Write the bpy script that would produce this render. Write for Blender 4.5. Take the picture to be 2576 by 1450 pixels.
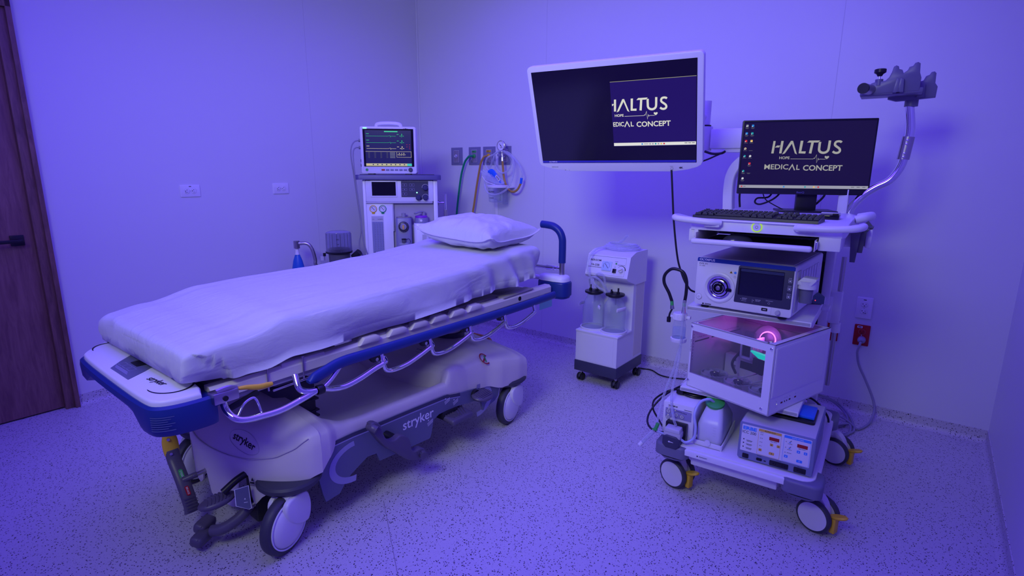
import bpy, bmesh, math, random
from mathutils import Vector, Matrix, Euler, noise
for _o in list(bpy.data.objects): bpy.data.objects.remove(_o)
sc = bpy.context.scene
COL = sc.collection
PI = math.pi
# ---------------------------------------------------------------- camera
def look():
    p, y, r = 0.2129, -0.6607, 0.0051
    f = Vector((math.sin(y)*math.cos(p), math.cos(y)*math.cos(p), -math.sin(p)))
    rt = Vector((math.cos(y), -math.sin(y), 0)); up = rt.cross(f)
    r2 = rt*math.cos(r)+up*math.sin(r); u2 = up*math.cos(r)-rt*math.sin(r)
    M = Matrix((r2, u2, -f)).transposed().to_4x4()
    M.translation = Vector((3.7231, -3.4361, 1.325))
    return M
cd = bpy.data.cameras.new('camera'); cam = bpy.data.objects.new('camera', cd); COL.objects.link(cam)
cd.sensor_width = 36; cd.lens = 1352.1*36/2576; cd.clip_start = .05
cam.matrix_world = look(); sc.camera = cam
# ---------------------------------------------------------------- light and exposure
vs = sc.view_settings
vs.view_transform = 'Standard'; vs.look = 'None'; vs.gamma = 1; vs.use_curve_mapping = False; vs.exposure = 0
w = bpy.data.worlds.new('world'); sc.world = w; w.use_nodes = True
w.node_tree.nodes['Background'].inputs[0].default_value = (.1, .04, 1, 1)
w.node_tree.nodes['Background'].inputs[1].default_value = .05
def area(name, loc, target, sx, sy, power, color, spread=PI):
    d = bpy.data.lights.new(name, 'AREA'); d.shape = 'RECTANGLE'; d.size = sx; d.size_y = sy
    d.energy = power; d.color = color; d.spread = spread
    o = bpy.data.objects.new(name, d); COL.objects.link(o); o.location = loc
    o.rotation_euler = (Vector(target)-Vector(loc)).to_track_quat('-Z', 'Y').to_euler()
    return o
BLUE = (.098, .037, 1.0); WHITE = (.90, 1.0, .66)
area('blue_ceiling_light', (2.2, -1.95, 2.8), (2.2, -1.95, 0), 3.0, 3.2, 79, BLUE, math.radians(156))
area('blue_corner_fill', (1.7, -4.35, 2.45), (.5, -.4, 1.3), 2.2, .15, 15, BLUE, math.radians(110))  # added fill, no real fixture: evens out the blue in the back corner
area('white_ceiling_light', (2.9, -4.2, 2.6), (1.6, -.9, 1.15), 1.0, .8, 12, WHITE, math.radians(90))
# ---------------------------------------------------------------- materials
MATS = {}
def mat(name, col, rough=.5, metal=0., emit=0., trans=0., alpha=1., ior=1.45, coat=0., bump=0., bscale=200., spec=None, sss=0.):
    if name in MATS: return MATS[name]
    m = bpy.data.materials.new(name); m.use_nodes = True; nt = m.node_tree; b = nt.nodes['Principled BSDF']
    i = b.inputs; i['Base Color'].default_value = (*col, 1); i['Roughness'].default_value = rough; i['Metallic'].default_value = metal
    i['IOR'].default_value = ior
    if emit: i['Emission Color'].default_value = (*col, 1); i['Emission Strength'].default_value = emit
    if trans: i['Transmission Weight'].default_value = trans
    if alpha < 1: i['Alpha'].default_value = alpha
    if coat: i['Coat Weight'].default_value = coat
    if spec is not None: i['Specular IOR Level'].default_value = spec
    n = nt.nodes.new('ShaderNodeTexNoise'); n.inputs['Scale'].default_value = bscale if bump else 6
    tc = nt.nodes.new('ShaderNodeTexCoord'); nt.links.new(tc.outputs['Object'], n.inputs['Vector'])
    if bump:
        bp = nt.nodes.new('ShaderNodeBump'); bp.inputs['Strength'].default_value = bump; bp.inputs['Distance'].default_value = .001
        nt.links.new(n.outputs['Fac'], bp.inputs['Height']); nt.links.new(bp.outputs['Normal'], i['Normal'])
    elif not trans and not emit:
        mr = nt.nodes.new('ShaderNodeMapRange'); mr.inputs['To Min'].default_value = max(0, rough-.05); mr.inputs['To Max'].default_value = min(1, rough+.05)
        nt.links.new(n.outputs['Fac'], mr.inputs['Value']); nt.links.new(mr.outputs['Result'], i['Roughness'])
    MATS[name] = m; return m
WHT = mat('white_plastic', (.82, .82, .82), .35)
IVO = mat('warm_white_plastic', (.70, .66, .60), .38)
LGR = mat('light_grey_plastic', (.55, .55, .57), .4)
GRY = mat('grey_plastic', (.30, .30, .33), .45)
DGR = mat('dark_grey_plastic', (.10, .10, .12), .45)
BLK = mat('black_plastic', (.012, .012, .016), .35)
BLKG = mat('black_gloss', (.006, .006, .01), .08)
RUB = mat('dark_rubber', (.05, .05, .065), .5)
PED = mat('pedal_plastic', (.10, .085, .13), .38)
NAV = mat('navy_vinyl', (.012, .035, .21), .38)
SLATE = mat('slate_panel', (.13, .14, .22), .42)
SLATD = mat('dark_slate', (.05, .05, .09), .45)
CHR = mat('chrome', (.85, .85, .88), .09, 1.)
STL = mat('brushed_steel', (.5, .48, .47), .3, 1.)
YEL = mat('yellow_plastic', (.78, .50, .03), .4)
YEL2 = mat('yellow_print', (.80, .50, .10), .5)
BLU = mat('blue_plastic', (.02, .16, .75), .35)
BLU2 = mat('blue_print', (.06, .30, .85), .5)
GRN = mat('green_plastic', (.06, .46, .10), .4)
TEAL = mat('teal_hose', (.0, .30, .12), .4)
AMB = mat('amber_hose', (.50, .29, .06), .4)
RED = mat('red_plastic', (.42, .01, .015), .4)
INK = mat('black_print', (.01, .01, .015), .6)
INKW = mat('white_print', (.8, .8, .85), .6)
PUR = mat('purple_plastic', (.25, .02, .45), .4)
TAU = mat('taupe_plastic', (.36, .33, .32), .5)
def glass(name, col=(.9, .95, 1), rough=.02, a=.25):
    if name in MATS: return MATS[name]
    m = bpy.data.materials.new(name); m.use_nodes = True; nt = m.node_tree; nt.nodes.clear()
    out = nt.nodes.new('ShaderNodeOutputMaterial'); mx = nt.nodes.new('ShaderNodeMixShader')
    tr = nt.nodes.new('ShaderNodeBsdfTransparent'); gl = nt.nodes.new('ShaderNodeBsdfPrincipled')
    tr.inputs[0].default_value = (*[min(1, c) for c in col], 1)
    gl.inputs['Base Color'].default_value = (*col, 1); gl.inputs['Roughness'].default_value = rough
    lw = nt.nodes.new('ShaderNodeLayerWeight'); lw.inputs[0].default_value = .35
    mr = nt.nodes.new('ShaderNodeMapRange'); mr.inputs['To Min'].default_value = a*.35; mr.inputs['To Max'].default_value = min(1, a*2.4)
    nt.links.new(lw.outputs['Facing'], mr.inputs['Value']); nt.links.new(mr.outputs['Result'], mx.inputs[0])
    nt.links.new(tr.outputs[0], mx.inputs[1]); nt.links.new(gl.outputs[0], mx.inputs[2]); nt.links.new(mx.outputs[0], out.inputs[0])
    MATS[name] = m; return m
CLR = glass('clear_plastic', (.93, .95, .98), .05, .13)
TUBE = glass('clear_tubing', (.85, .87, .92), .2, .5)
SMK = glass('smoked_glass', (.80, .80, .86), .04, .09)
# ---------------------------------------------------------------- geometry collector
def fr(o=(0, 0, 0), x=(1, 0, 0), y=(0, 1, 0), z=None):
    x = Vector(x).normalized(); y = Vector(y); y = (y-x*y.dot(x)).normalized()
    z = x.cross(y) if z is None else Vector(z).normalized()
    M = Matrix((x, y, z)).transposed().to_4x4(); M.translation = Vector(o); return M
FRONT = lambda o=(0, 0, 0): fr(o, (1, 0, 0), (0, 0, 1))        # draw on a surface facing -y
def spline(pts, n=8, closed=False):
    P = [Vector(p) for p in pts]; L = len(P); out = []
    if L < 3 and not closed: return P
    rng = range(L if closed else L-1)
    for i in rng:
        p1, p2 = P[i % L], P[(i+1) % L]
        p0 = P[(i-1) % L] if closed or i > 0 else p1*2-p2
        p3 = P[(i+2) % L] if closed or i+2 < L else p2*2-p1
        for k in range(n):
            t = k/n
            out.append(.5*((2*p1)+(p2-p0)*t+(2*p0-5*p1+4*p2-p3)*t*t+(3*p1-p0-3*p2+p3)*t**3))
    if not closed: out.append(P[-1])
    return out
def rrect(w, h, r, n=5, cx=0, cy=0):
    r = min(r, w/2-1e-5, h/2-1e-5); out = []
    for (sx, sy, a) in ((1, 1, 0), (-1, 1, 90), (-1, -1, 180), (1, -1, 270)):
        for k in range(n+1):
            t = math.radians(a+90*k/n); out.append((cx+sx*(w/2-r)+r*math.cos(t), cy+sy*(h/2-r)+r*math.sin(t)))
    return out
def circ(r, n=24, cx=0, cy=0, a0=0, a1=2*PI):
    full = abs(a1-a0-2*PI) < 1e-6
    return [(cx+r*math.cos(a0+(a1-a0)*k/(n if full else n-1)), cy+r*math.sin(a0+(a1-a0)*k/(n if full else n-1))) for k in range(n)]
TXT = {}
def text_mesh(s, ext=.0, bold=0.):
    k = (s, bold)
    if k not in TXT:
        c = bpy.data.curves.new('t', 'FONT'); c.body = s; c.size = 1; c.resolution_u = 3; c.offset = bold
        o = bpy.data.objects.new('t', c); me = bpy.data.meshes.new_from_object(o)
        v = [tuple(x.co) for x in me.vertices]; f = [tuple(p.vertices) for p in me.polygons]
        bpy.data.objects.remove(o); bpy.data.curves.remove(c); bpy.data.meshes.remove(me); TXT[k] = (v, f)
    return TXT[k]
class G:
    def __init__(s): s.v = []; s.f = []; s.m = []; s.mats = []; s.M = Matrix()
    def mi(s, m):
        if m not in s.mats: s.mats.append(m)
        return s.mats.index(m)
    def add(s, vs, fs, m, M=None):
        b = len(s.v); T = s.M @ M if M is not None else s.M
        s.v += [T @ Vector(v) for v in vs]; k = s.mi(m)
        flip = T.to_3x3().determinant() < 0
        for f in fs:
            s.f.append([b+i for i in (reversed(f) if flip else f)]); s.m.append(k)
        return s
    def bm(s, bm, m, M=None):
        bm.verts.index_update()
        s.add([v.co.copy() for v in bm.verts], [[v.index for v in f.verts] for f in bm.faces], m, M); bm.free(); return s
    def box(s, c, d, m, bev=0., seg=2, M=None, rot=None, top=None):
        b = bmesh.new(); bmesh.ops.create_cube(b, size=1)
        for v in b.verts:
            k = 1, 1
            if top and v.co.z > 0: k = top
            v.co = Vector((v.co.x*d[0]*k[0], v.co.y*d[1]*k[1], v.co.z*d[2]))
        if bev: bmesh.ops.bevel(b, geom=b.edges[:], offset=min(bev, min(d)*.49), segments=seg, affect='EDGES', profile=.5)
        T = Matrix.Translation(c)
        if rot: T = T @ Euler(rot).to_matrix().to_4x4()
        return s.bm(b, m, M @ T if M is not None else T)
    def bb(s, a, b, m, bev=0., seg=2, M=None):
        return s.box([(a[i]+b[i])/2 for i in range(3)], [abs(b[i]-a[i]) for i in range(3)], m, bev, seg, M)
    def cyl(s, a, b, r, m, r2=None, n=24, cap=True):
        a = Vector(a); b = Vector(b); r2 = r if r2 is None else r2; d = (b-a).normalized()
        q = d.to_track_quat('Z', 'Y').to_matrix()
        vs = []; fs = []
        for (p, rr) in ((a, r), (b, r2)):
            for k in range(n): t = 2*PI*k/n; vs.append(p+q @ Vector((rr*math.cos(t), rr*math.sin(t), 0)))
        for k in range(n): fs.append((k, (k+1) % n, n+(k+1) % n, n+k))
        if cap: fs.append(tuple(range(n))[::-1]); fs.append(tuple(range(n, 2*n)))
        return s.add(vs, fs, m)
    def lathe(s, prof, m, M=None, n=32, a0=0, a1=2*PI, sx=1, sy=1):
        vs = []; fs = []; full = abs(a1-a0-2*PI) < 1e-6; N = n if full else n+1
        for k in range(N):
            t = a0+(a1-a0)*k/n
            for (r, z) in prof: vs.append((max(r, 1e-5)*math.cos(t)*sx, max(r, 1e-5)*math.sin(t)*sy, z))
        L = len(prof)
        for k in range(n):
            for j in range(L-1):
                a, b = k*L+j, ((k+1) % N)*L+j; fs.append((a, b, b+1, a+1))
        return s.add(vs, fs, m, M)
    def tube(s, pts, r, m, n=10, sub=8, closed=False, smooth=True, cap=True, flat=None):
        P = spline(pts, sub, closed) if smooth else [Vector(p) for p in pts]
        L = len(P); R = r if callable(r) else (lambda t: r); vs = []; fs = []
        up = None
        for i, p in enumerate(P):
            if closed: d = P[(i+1) % L]-P[(i-1) % L]
            else: d = P[min(i+1, L-1)]-P[max(i-1, 0)]
            if d.length < 1e-9: d = Vector((0, 0, 1))
            d.normalize()
            if up is None: up = d.orthogonal().normalized() if flat is None else Vector(flat)
            up = (up-d*up.dot(d)).normalized(); sd = d.cross(up); rr = R(i/(L-1))
            r1, r2 = rr if isinstance(rr, tuple) else (rr, rr)
            for k in range(n): t = 2*PI*k/n; vs.append(p+up*(r1*math.cos(t))+sd*(r2*math.sin(t)))
        for i in range(L if closed else L-1):
            for k in range(n): a = i*n; b = ((i+1) % L)*n; fs.append((a+k, a+(k+1) % n, b+(k+1) % n, b+k))
        if cap and not closed: fs.append(tuple(range(n))[::-1]); fs.append(tuple(range((L-1)*n, L*n)))
        return s.add(vs, fs, m)
    def prism(s, poly, z0, z1, m, M=None, bev=0., seg=2, holes=None, sc=1.):
        """poly in local xy, extruded z0..z1"""
        b = bmesh.new()
        cx = sum(p[0] for p in poly)/len(poly); cy = sum(p[1] for p in poly)/len(poly)
        if not holes:
            lo = [b.verts.new((p[0], p[1], z0)) for p in poly]; hi = [b.verts.new((cx+(p[0]-cx)*sc, cy+(p[1]-cy)*sc, z1)) for p in poly]
            n = len(poly)
            ft = b.faces.new(hi); b.faces.new(lo[::-1])
            for k in range(n): b.faces.new((lo[k], lo[(k+1) % n], hi[(k+1) % n], hi[k]))
            b.normal_update()
            if ft.normal.z*(z1-z0) < 0: bmesh.ops.reverse_faces(b, faces=b.faces[:])
            if bev:
                es = [e for e in b.edges if abs(e.verts[0].co.z-z1) < 1e-7 and abs(e.verts[1].co.z-z1) < 1e-7]
                bmesh.ops.bevel(b, geom=es, offset=bev, segments=seg, affect='EDGES', profile=.5)
        else:
            loops = [poly]+holes; ed = []
            for lp in loops:
                vv = [b.verts.new((p[0], p[1], z0)) for p in lp]
                for k in range(len(vv)): ed.append(b.edges.new((vv[k], vv[(k+1) % len(vv)])))
            r = bmesh.ops.triangle_fill(b, edges=ed, use_beauty=True, use_dissolve=False)
            fcs = [g for g in r['geom'] if isinstance(g, bmesh.types.BMFace)]
            r = bmesh.ops.extrude_face_region(b, geom=fcs)
            for g in r['geom']:
                if isinstance(g, bmesh.types.BMVert): g.co.z = z1
            bmesh.ops.recalc_face_normals(b, faces=b.faces[:])
        return s.bm(b, m, M)
    def loft(s, rings, m, cap=True, closed=True):
        vs = []; fs = []; n = len(rings[0])
        for r in rings: vs += [Vector(p) for p in r]
        for i in range(len(rings)-1):
            for k in range(n if closed else n-1): a = i*n; b = a+n; fs.append((a+k, a+(k+1) % n, b+(k+1) % n, b+k))
        if cap: fs.append(tuple(range(n))[::-1]); fs.append(tuple(range((len(rings)-1)*n, len(rings)*n)))
        return s.add(vs, fs, m)
    def text(s, t, M, size, m, align='l', bold=0., ext=0., wx=1.):
        v, f = text_mesh(t, 0, bold)
        if not v: return s
        w0 = max(p[0] for p in v); dx = {'l': 0, 'c': -w0/2, 'r': -w0}[align]
        return s.add([((p[0]+dx)*size*wx, p[1]*size, ext) for p in v], f, m, M)
    def flat(s, poly, m, M, z=0.): return s.add([(p[0], p[1], z) for p in poly], [tuple(range(len(poly)))], m, M)
    def ring(s, r, t, m, M, z=0., n=28, a0=0, a1=2*PI):
        A = circ(r, n, 0, 0, a0, a1); B = circ(r-t, n, 0, 0, a0, a1); full = abs(a1-a0-2*PI) < 1e-6
        vs = [(p[0], p[1], z) for p in A+B]; return s.add(vs, [(k, (k+1) % n, n+(k+1) % n, n+k) for k in range(n if full else n-1)], m, M)
    def outline(s, poly, t, m, M, z=0.):
        n = len(poly); cx = sum(p[0] for p in poly)/n; cy = sum(p[1] for p in poly)/n; wv = max(p[0] for p in poly)-cx; hv = max(p[1] for p in poly)-cy
        q = [(cx+(p[0]-cx)*(1-t/wv), cy+(p[1]-cy)*(1-t/hv)) for p in poly]
        vs = [(p[0], p[1], z) for p in poly+q]; return s.add(vs, [(k, (k+1) % n, n+(k+1) % n, n+k) for k in range(n)], m, M)
    def build(s, name, parent=None, loc=None, rot=None, ang=38, sub=0, label=None):
        me = bpy.data.meshes.new(name); me.from_pydata(s.v, [], s.f)
        for m in s.mats: me.materials.append(m)
        me.polygons.foreach_set('material_index', s.m); me.validate(); me.update()
        me.shade_smooth() if hasattr(me, 'shade_smooth') else None
        if ang < 180:
            try: me.set_sharp_from_angle(angle=math.radians(ang))
            except Exception: pass
        o = bpy.data.objects.new(name, me); COL.objects.link(o)
        if parent is not None: o.parent = parent
        if loc is not None: o.location = loc
        if rot is not None: o.rotation_euler = rot
        if sub: md = o.modifiers.new('sub', 'SUBSURF'); md.levels = sub; md.render_levels = sub
        if label: o['label'] = label
        return o
def thing(name, label, cat, loc=(0, 0, 0), rz=0, group=None):
    o = bpy.data.objects.new(name, None); COL.objects.link(o); o.location = loc; o.rotation_euler = (0, 0, rz); o.empty_display_size = .05
    o['label'] = label; o['category'] = cat
    if group: o['group'] = group
    return o
def tag(o, label, cat, group=None, kind=None):
    o['label'] = label; o['category'] = cat
    if group: o['group'] = group
    if kind: o['kind'] = kind
    return o
def struct(o): o['kind'] = 'structure'; return o
def clone(o, loc=None, rz=None, label=None, name=None):
    def rec(a, p):
        c = a.copy(); COL.objects.link(c)
        if p is not None: c.parent = p
        for ch in [x for x in a.children]: rec(ch, c)
        return c
    c = rec(o, None)
    if loc is not None: c.location = loc
    if rz is not None: c.rotation_euler = (0, 0, rz)
    if label: c['label'] = label
    return c
# ================================================================ ROOM
WR = 4.088; YF = -4.5; ZC = 2.85
def wall_mat():
    m = bpy.data.materials.new('white_wall_panel'); m.use_nodes = True; nt = m.node_tree; b = nt.nodes['Principled BSDF']
    b.inputs['Base Color'].default_value = (.72, .73, .73, 1); b.inputs['Roughness'].default_value = .42
    tc = nt.nodes.new('ShaderNodeTexCoord'); n = nt.nodes.new('ShaderNodeTexNoise'); n.inputs['Scale'].default_value = 1.6; n.inputs['Detail'].default_value = 4
    nt.links.new(tc.outputs['Object'], n.inputs['Vector'])
    r = nt.nodes.new('ShaderNodeMapRange'); r.inputs['To Min'].default_value = .34; r.inputs['To Max'].default_value = .55
    nt.links.new(n.outputs['Fac'], r.inputs['Value']); nt.links.new(r.outputs['Result'], b.inputs['Roughness'])
    bp = nt.nodes.new('ShaderNodeBump'); bp.inputs['Strength'].default_value = .12; bp.inputs['Distance'].default_value = .01
    nt.links.new(n.outputs['Fac'], bp.inputs['Height']); nt.links.new(bp.outputs['Normal'], b.inputs['Normal'])
    return m
WALL = wall_mat(); SEAM = mat('wall_seam', (.60, .60, .61), .6)
def floor_mat():
    m = bpy.data.materials.new('speckled_vinyl'); m.use_nodes = True; nt = m.node_tree; N = nt.nodes; L = nt.links; b = N['Principled BSDF']
    tc = N.new('ShaderNodeTexCoord')
    wn = N.new('ShaderNodeTexNoise'); wn.inputs['Scale'].default_value = 90
    ad = N.new('ShaderNodeVectorMath'); ad.operation = 'MULTIPLY_ADD'; ad.inputs[1].default_value = (.008, .008, .008)
    L.new(tc.outputs['Object'], wn.inputs['Vector']); L.new(wn.outputs['Color'], ad.inputs[0]); L.new(tc.outputs['Object'], ad.inputs[2])
    prev = None
    def layer(scale, size, dens, stretch, off):
        mp = N.new('ShaderNodeMapping'); mp.inputs['Scale'].default_value = stretch; mp.inputs['Location'].default_value = off; mp.inputs['Rotation'].default_value = (0, 0, off[0])
        L.new(ad.outputs[0], mp.inputs['Vector'])
        v = N.new('ShaderNodeTexVoronoi'); v.inputs['Scale'].default_value = scale; L.new(mp.outputs[0], v.inputs['Vector'])
        a = N.new('ShaderNodeMath'); a.operation = 'LESS_THAN'; a.inputs[1].default_value = size; L.new(v.outputs['Distance'], a.inputs[0])
        sp = N.new('ShaderNodeSeparateColor'); L.new(v.outputs['Color'], sp.inputs[0])
        d = N.new('ShaderNodeMath'); d.operation = 'LESS_THAN'; d.inputs[1].default_value = dens; L.new(sp.outputs[0], d.inputs[0])
        q = N.new('ShaderNodeMath'); q.operation = 'MULTIPLY'; L.new(a.outputs[0], q.inputs[0]); L.new(d.outputs[0], q.inputs[1]); return q
    l1 = layer(160, .31, .29, (1, .72, 1), (.3, 0, 0)); l2 = layer(150, .29, .24, (.68, 1, 1), (1.2, 3, 1)); l3 = layer(230, .28, .36, (1, 1, 1), (4, 1, 2))
    mx = N.new('ShaderNodeMath'); mx.operation = 'MAXIMUM'; L.new(l1.outputs[0], mx.inputs[0]); L.new(l2.outputs[0], mx.inputs[1])
    l3h = N.new('ShaderNodeMath'); l3h.operation = 'MULTIPLY'; l3h.inputs[1].default_value = .45; L.new(l3.outputs[0], l3h.inputs[0])
    mx2 = N.new('ShaderNodeMath'); mx2.operation = 'MAXIMUM'; L.new(mx.outputs[0], mx2.inputs[0]); L.new(l3h.outputs[0], mx2.inputs[1])
    mc = N.new('ShaderNodeMix'); mc.data_type = 'RGBA'; mc.inputs['A'].default_value = (.59, .57, .57, 1); mc.inputs['B'].default_value = (.035, .03, .035, 1)
    L.new(mx2.outputs[0], mc.inputs['Factor']); L.new(mc.outputs['Result'], b.inputs['Base Color'])
    b.inputs['Roughness'].default_value = .42
    bp = N.new('ShaderNodeBump'); bp.inputs['Strength'].default_value = .25; bp.inputs['Distance'].default_value = .001
    n2 = N.new('ShaderNodeTexNoise'); n2.inputs['Scale'].default_value = 260; L.new(tc.outputs['Object'], n2.inputs['Vector'])
    L.new(n2.outputs['Fac'], bp.inputs['Height']); L.new(bp.outputs['Normal'], b.inputs['Normal'])
    return m
VIN = floor_mat()
def wood_mat(name, c1, c2, sc_=(3, 3, .35)):
    m = bpy.data.materials.new(name); m.use_nodes = True; nt = m.node_tree; N = nt.nodes; L = nt.links; b = N['Principled BSDF']
    tc = N.new('ShaderNodeTexCoord'); mp = N.new('ShaderNodeMapping'); mp.inputs['Scale'].default_value = sc_; L.new(tc.outputs['Object'], mp.inputs[0])
    n = N.new('ShaderNodeTexNoise'); n.inputs['Scale'].default_value = 14; n.inputs['Detail'].default_value = 8; n.inputs['Roughness'].default_value = .65; n.inputs['Distortion'].default_value = .8
    L.new(mp.outputs[0], n.inputs['Vector'])
    r = N.new('ShaderNodeValToRGB'); r.color_ramp.elements[0].position = .35; r.color_ramp.elements[0].color = (*c1, 1); r.color_ramp.elements[1].position = .68; r.color_ramp.elements[1].color = (*c2, 1)
    L.new(n.outputs['Fac'], r.inputs[0]); L.new(r.outputs[0], b.inputs['Base Color']); b.inputs['Roughness'].default_value = .5
    return m
WOOD = wood_mat('oak_veneer', (.19, .09, .075), (.31, .165, .13)); WOOD2 = wood_mat('oak_edge', (.13, .06, .05), (.25, .13, .10), (4, 4, .5))
g = G(); g.bb((-.2, YF-.1, -.1), (WR+.2, .2, 0), VIN); g.tube([(2.1, -2.2, .0006), (2.95, -2.75, .0006)], .0012, mat('floor_seam', (.3, .28, .28), .5), n=4, smooth=False)
struct(g.build('floor'))
g = G(); g.bb((-.2, YF-.1, ZC), (WR+.2, .2, ZC+.1), WALL); struct(g.build('ceiling'))
g = G(); g.bb((0, 0, 0), (WR, .12, ZC), WALL)
for x in (1.358, 3.2227): g.bb((x-.0012, -.0006, .065), (x+.0012, .0, ZC), SEAM)
g.cyl((.004, -.004, .07), (.004, -.004, ZC), .007, WALL, n=12)
struct(g.build('wall_back'))
DY0, DY1 = -3.72, -2.69
g = G(); g.bb((-.12, DY1, 0), (0, .12, ZC), WALL); g.bb((-.12, YF, 0), (0, DY0, ZC), WALL); g.bb((-.12, DY0, 2.15), (0, DY1, ZC), WALL)
g.bb((0, -1.0812, .065), (.0006, -1.079, ZC), SEAM); g.bb((-.14, DY0-.1, 0), (-.12, DY1+.1, 2.3), WALL)
struct(g.build('wall_left'))
g = G(); g.bb((WR, YF, 0), (WR+.12, .12, ZC), WALL); struct(g.build('wall_right'))
g = G(); g.bb((0, YF-.12, 0), (WR, YF, ZC), WALL); struct(g.build('wall_front'))
def cove(a, b, nrm, name):
    """coved skirting: speckled vinyl running up the wall, with a rounded foot"""
    g = G(); prof = [(.0, .066), (.0035, .0655), (.004, .03)]+[(.028-.024*math.cos(t), .026-.0245*math.sin(t)) for t in [PI/2*k/5 for k in range(6)]]+[(.0295, .0005), (0, .0005)]
    rings = []
    for p in (a, b): rings.append([Vector((p[0]+nrm[0]*u, p[1]+nrm[1]*u, z)) for u, z in prof])
    g.loft(rings, VIN); return struct(g.build(name))
cove((.0, 0), (WR, 0), (0, -1), 'baseboard_back'); cove((0, 0), (0, DY1), (1, 0), 'baseboard_left'); cove((WR, 0), (WR, YF), (-1, 0), 'baseboard_right')
# door
dr = thing('door_1', 'brown oak door with black lever handle', 'door', (0, DY1, 0)); del dr['label']; del dr['category']; dr['kind'] = 'structure'
g = G(); g.bb((-.065, DY0-DY1+.04, .008), (-.02, -.062, 2.1), WOOD, .002); g.build('door_leaf', dr)
g = G()
g.bb((-.1, -.062, 0), (.012, -.02, 2.15), WOOD2, .002); g.bb((-.02, -.022, 0), (.03, -.0, 2.15), WOOD2, .002)
g.bb((-.1, DY0-DY1, 0), (.03, DY0-DY1+.04, 2.15), WOOD2, .002); g.bb((-.1, DY0-DY1, 2.1), (.03, 0, 2.15), WOOD2, .002); g.build('door_frame', dr)
hz = .963
g = G(); g.box((-.014, -.13, hz), (.012, .055, .055), BLK, .002); g.cyl((-.012, -.13, hz), (.035, -.13, hz), .01, BLK); g.box((.035, -.19, hz), (.012, .15, .018), BLK, .003); g.build('door_handle', dr)
# ================================================================ HOSPITAL BED
BX, BY = 1.67, -1.8
def lerp_tab(tab, y):
    if y <= tab[0][0]: return tab[0][1:]
    for a, b in zip(tab, tab[1:]):
        if y <= b[0]:
            t = (y-a[0])/(b[0]-a[0]); t = t*t*(3-2*t)
            return tuple(a[i]+(b[i]-a[i])*t for i in range(1, len(a)))
    return tab[-1][1:]
def chaikin(P, it=1, closed=False):
    for _ in range(it):
        Q = [] if closed else [P[0]]
        n = len(P)
        for i in range(n if closed else n-1):
            a = Vector(P[i]); b = Vector(P[(i+1) % n]); Q += [a*.75+b*.25, a*.25+b*.75]
        if not closed: Q.append(P[-1])
        P = Q
    return [Vector(p) for p in P]
bed = thing('hospital_stretcher', 'wheeled hospital stretcher with beige base shell, navy bumpers and folded side rail', 'stretcher', (BX, BY, 0))
# base shell. columns: y, centre z, inner x, inner z, wall top x, z, rim x, rim z, side x, side z, skirt x, skirt z
NX, NYB, NC = .43, .22, -.66            # rounded nose of the base cover at the foot end
BASE = [
 (-.66, .462, .10, .462, .22, .452, .33, .430, .412, .408, .430, .385, .430, .255),
 (-.62, .45, .12, .45, .22, .445, .33, .425, .405, .405, .42, .375, .42, .29),
 (-.57, .38, .22, .382, .29, .39, .335, .395, .375, .392, .392, .372, .392, .32),
 (-.52, .315, .28, .316, .325, .36, .345, .380, .374, .380, .390, .366, .39, .325),
 (-.44, .298, .305, .30, .34, .352, .352, .374, .378, .374, .390, .362, .39, .325),
 (-.12, .298, .305, .30, .34, .350, .352, .368, .378, .368, .390, .356, .39, .318),
 (.02, .298, .305, .30, .34, .350, .352, .368, .378, .368, .390, .355, .39, .315),
 (.045, .375, .26, .385, .33, .40, .352, .425, .378, .425, .39, .395, .39, .305),
 (.09, .405, .24, .41, .31, .415, .345, .43, .376, .43, .388, .40, .388, .297),
 (.16, .42, .22, .42, .29, .425, .34, .425, .37, .405, .385, .385, .385, .285),
 (.28, .445, .20, .445, .26, .44, .32, .43, .375, .41, .39, .385, .40, .27),
 (.40, .44, .18, .43, .26, .42, .34, .408, .405, .392, .42, .37, .42, .235),
 (.52, .42, .17, .41, .26, .40, .345, .388, .412, .372, .43, .35, .43, .225),
 (.60, .40, .16, .39, .25, .375, .34, .365, .405, .345, .422, .325, .422, .215),
 (.64, .385, .12, .37, .21, .355, .30, .34, .35, .315, .365, .30, .365, .22),
 (.658, .36, .10, .35, .17, .335, .23, .32, .27, .305, .28, .29, .28, .23)]
SKIRT = [(-.43, .255), (-.40, .235), (-.36, .22), (-.31, .20), (-.28, .17), (-.255, .14), (-.235, .17), (-.21, .26), (-.18, .26), (-.165, .12), (-.10, .115), (-.075, .13), (-.06, .145), (-.048, .185), (-.03, .205), (-.012, .185), (0, .15), (.01, .115), (.05, .105), (.15, .105), (.185, .12), (.193, .20), (.205, .255), (.225, .27), (.243, .255), (.250, .18), (.257, .141), (.267, .15), (.29, .178), (.32, .20), (.37, .222), (.41, .238), (.43, .255)]
CREASE = [(-.43, .405), (-.40, .365), (-.35, .338), (-.24, .315), (-.10, .305), (.12, .308), (.24, .312), (.35, .335), (.40, .365), (.43, .405)]
def tab(T, x):
    if x <= T[0][0]: return T[0][1]
    for p, q in zip(T, T[1:]):
        if x <= q[0]: return p[1]+(q[1]-p[1])*(x-p[0])/(q[0]-p[0])
    return T[-1][1]
g = G(); rings = []
ys = sorted(set([b[0] for b in BASE]+[BASE[0][0]+(BASE[-1][0]-BASE[0][0])*k/64 for k in range(65)]))
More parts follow.
